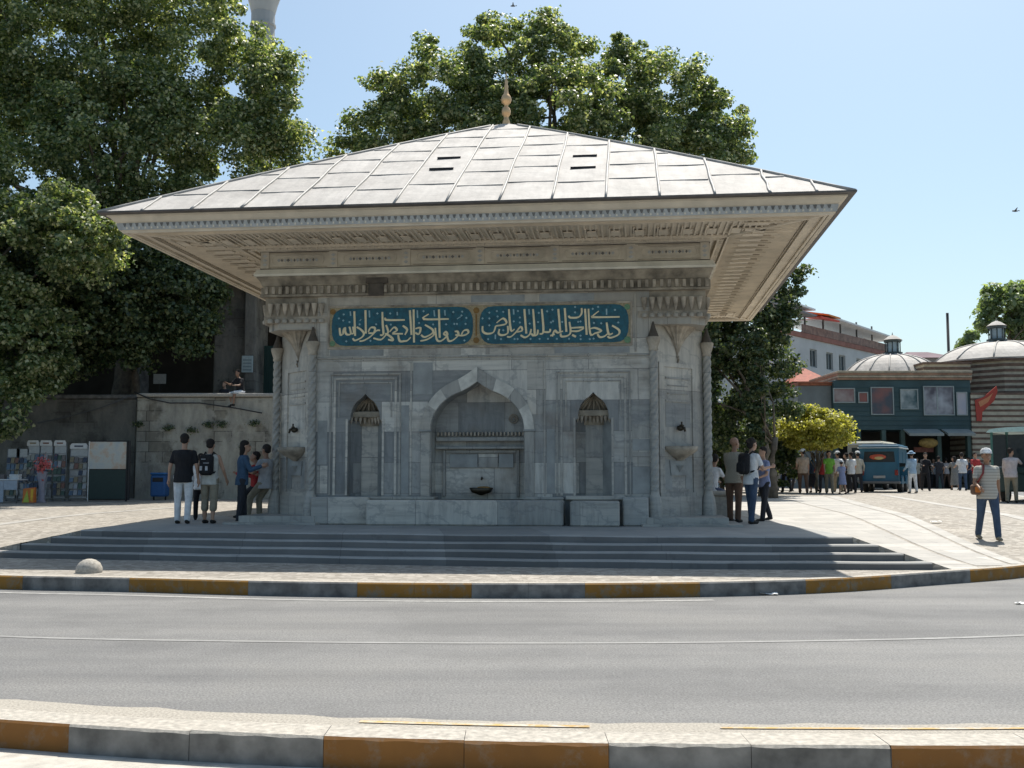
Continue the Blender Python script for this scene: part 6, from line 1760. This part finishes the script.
# mid group
GM = 'group of people walking in the square'
P(785, 46, 15, 1.72, 'person in a white shirt and dark trousers at the left end of the group', 'white', 'dark', group=GM, legL=(10, 3), legR=(-10, 8), hair='grey_hair')
P(802, 43.5, -8, 1.78, 'man in a tan shirt, brown trousers and white cap seen from behind', 'tan', 'brown', group=GM, legL=(12, 5), legR=(-10, 10), hat=('cap', 'white'), build_=1.12)
P(812, 45.5, 10, 1.66, 'woman in a long dark dress beside the man in the tan shirt', 'denim', 'dark', skirt='long', group=GM, hairstyle='long', sleeves='long')
P(822, 45, 8, 1.64, 'person in a red shirt carrying a white bag', 'red', 'dark', group=GM, sleeves='long', legL=(8, 3), legR=(-8, 6))
P(828, 43.8, 170, 1.72, 'woman in a bright green top and khaki trousers', 'green', 'khaki', group=GM, hairstyle='long', legL=(10, 3), legR=(-8, 8), sleeves='short')
P(837, 46.5, 0, 1.74, 'man in a white shirt and white cap behind the green topped woman', 'white', 'khaki', group=GM, hat=('cap', 'white'), sleeves='long')
P(841, 42.8, 12, 1.32, 'child in a lilac blue dress and a white hat', 'lilac', 'lilac', skirt=True, group=GM, hat=('sun', 'white'), legL=(8, 2), legR=(-8, 4))
P(850, 44.6, 4, 1.68, 'man in a white shirt and black trousers walking left of the blue minibus', 'white', 'black', group=GM, legL=(10, 5), legR=(-8, 8), sleeves='short')
P(857, 45.6, -5, 1.72, 'man in a beige jacket and white cap next to the blue minibus', 'beige', 'dark', group=GM, hat=('cap', 'white'), sleeves='long')
P(846, 47.5, 30, 1.68, 'person with dark hair behind the man in black trousers', 'dark', 'dark', group=GM)
P(795, 48, 190, 1.6, 'person in dark clothes half hidden under the yellow bush', 'brown', 'dark', group=GM)
P(777, 50, 120, 1.6, 'person in a pale top standing in the shade of the tree', 'pink', 'grey', group=GM)
# far group
GF = 'people in front of the shops'
P(911, 44.5, 10, 1.70, 'person in a pale blue hooded top and white trousers right of the minibus', 'pale_blue', 'white', group=GF, sleeves='long', hat=('sun', 'pale_blue'), legL=(6, 3), legR=(-6, 5))
P(924, 49, 175, 1.74, 'man all in black walking right of the pale blue figure', 'black', 'black', group=GF, legL=(14, 5), legR=(-12, 14), sleeves='long')
P(938, 57, 0, 1.72, 'dark dressed person farther back, right of the man all in black', 'dark', 'dark', group=GF, legL=(10, 3), legR=(-8, 8))
P(945, 60.5, 20, 1.70, 'person in a pinkish top farther back before the shops', 'pink', 'brown', group=GF)
P(953, 52.5, 5, 1.62, 'woman in a long grey dress', 'grey', 'grey', skirt='long', group=GF, sleeves='long', hairstyle='long')
P(961, 50.5, -4, 1.76, 'man in a white shirt and blue trousers seen from behind', 'white', 'jeans', group=GF, build_=1.08, legL=(5, 2), legR=(-5, 4))
P(974, 47, 185, 1.70, 'person in dark red left behind the man with the orange bag', 'red', 'dark', group=GF, legL=(6, 2), legR=(-4, 4))
P(932, 61, 200, 1.66, 'person in a white top in the shade of the shop awning', 'white_dull', 'dark', group=GF)
P(968, 58, 90, 1.66, 'dark dressed person beside the striped wall', 'navy', 'dark', group=GF)
P(916, 59, 150, 1.66, 'person in beige among the crowd by the shop posts', 'beige', 'brown', group=GF)
P(998, 45, 10, 1.7, 'person in a white shirt behind the man leaning on the green cart', 'white', 'dark', group=GF)
# near man
P(985, 21.3, 176, 1.78, 'man in striped shirt, jeans and white cap walking towards the camera with an orange bag', 'striped', 'jeans', hat=('cap', 'white'), sleeves='short', armL=(-14, 10, 12), armR=(16, 16, 50), legL=(14, 4), legR=(-12, 12), near=True, bag='shoulder', build_=1.08, skin=SKIND, shoe='khaki')
P(1009, 34.2, -35, 1.74, 'man in a pinkish white shirt and khaki trousers leaning on the green cart', 'pink', 'khaki', sleeves='long', armR=(70, 20, 10), armL=(10, 8, 20), legL=(-4, 2), legR=(10, 4), lean=10, build_=1.12)

# ------------------------------------------------------------------ camera, light
cam = bpy.data.cameras.new('camera'); co = bpy.data.objects.new('camera', cam); COL.objects.link(co)
co.location = (0, 0, EYE); co.rotation_euler = (PI / 2 + PITCH, 0, 0)
cam.sensor_width = 36; cam.lens = 36 * FOC / 1024; cam.clip_end = 6000; cam.clip_start = .1
scene.camera = co
az = math.atan2(1.25, 3.2); el = math.atan2(6.3, math.hypot(1.25, 3.2))
sun = bpy.data.lights.new('sun', 'SUN'); so = bpy.data.objects.new('sun', sun); COL.objects.link(so)
sun.energy = 4.7; sun.angle = R(.55); sun.color = (1, .95, .87)
d = Vector((math.sin(az) * math.cos(el), math.cos(az) * math.cos(el), math.sin(el)))
so.rotation_euler = d.to_track_quat('Z', 'Y').to_euler()
world = bpy.data.worlds.new('World'); scene.world = world; world.use_nodes = True
nt = world.node_tree; bg = nt.nodes['Background']
sky = nt.nodes.new('ShaderNodeTexSky'); sky.sky_type = 'NISHITA'; sky.sun_disc = False
sky.sun_elevation = el; sky.sun_rotation = az; sky.altitude = 20; sky.air_density = 1.0; sky.dust_density = 2.2; sky.ozone_density = 1.0
nt.links.new(mixc(nt, 1.0, sky.outputs[0], (0.98, 1.085, 1.05), 'MULTIPLY'), bg.inputs[0]); bg.inputs[1].default_value = .108
vs_ = scene.view_settings; vs_.view_transform = 'Standard'; vs_.look = 'None'; vs_.exposure = 0.40; vs_.gamma = 1; vs_.use_curve_mapping = False
scene.render.resolution_x = 1024; scene.render.resolution_y = 768
scene.cycles.max_bounces = 8; scene.cycles.transparent_max_bounces = 4
scene.cycles.use_denoising = True
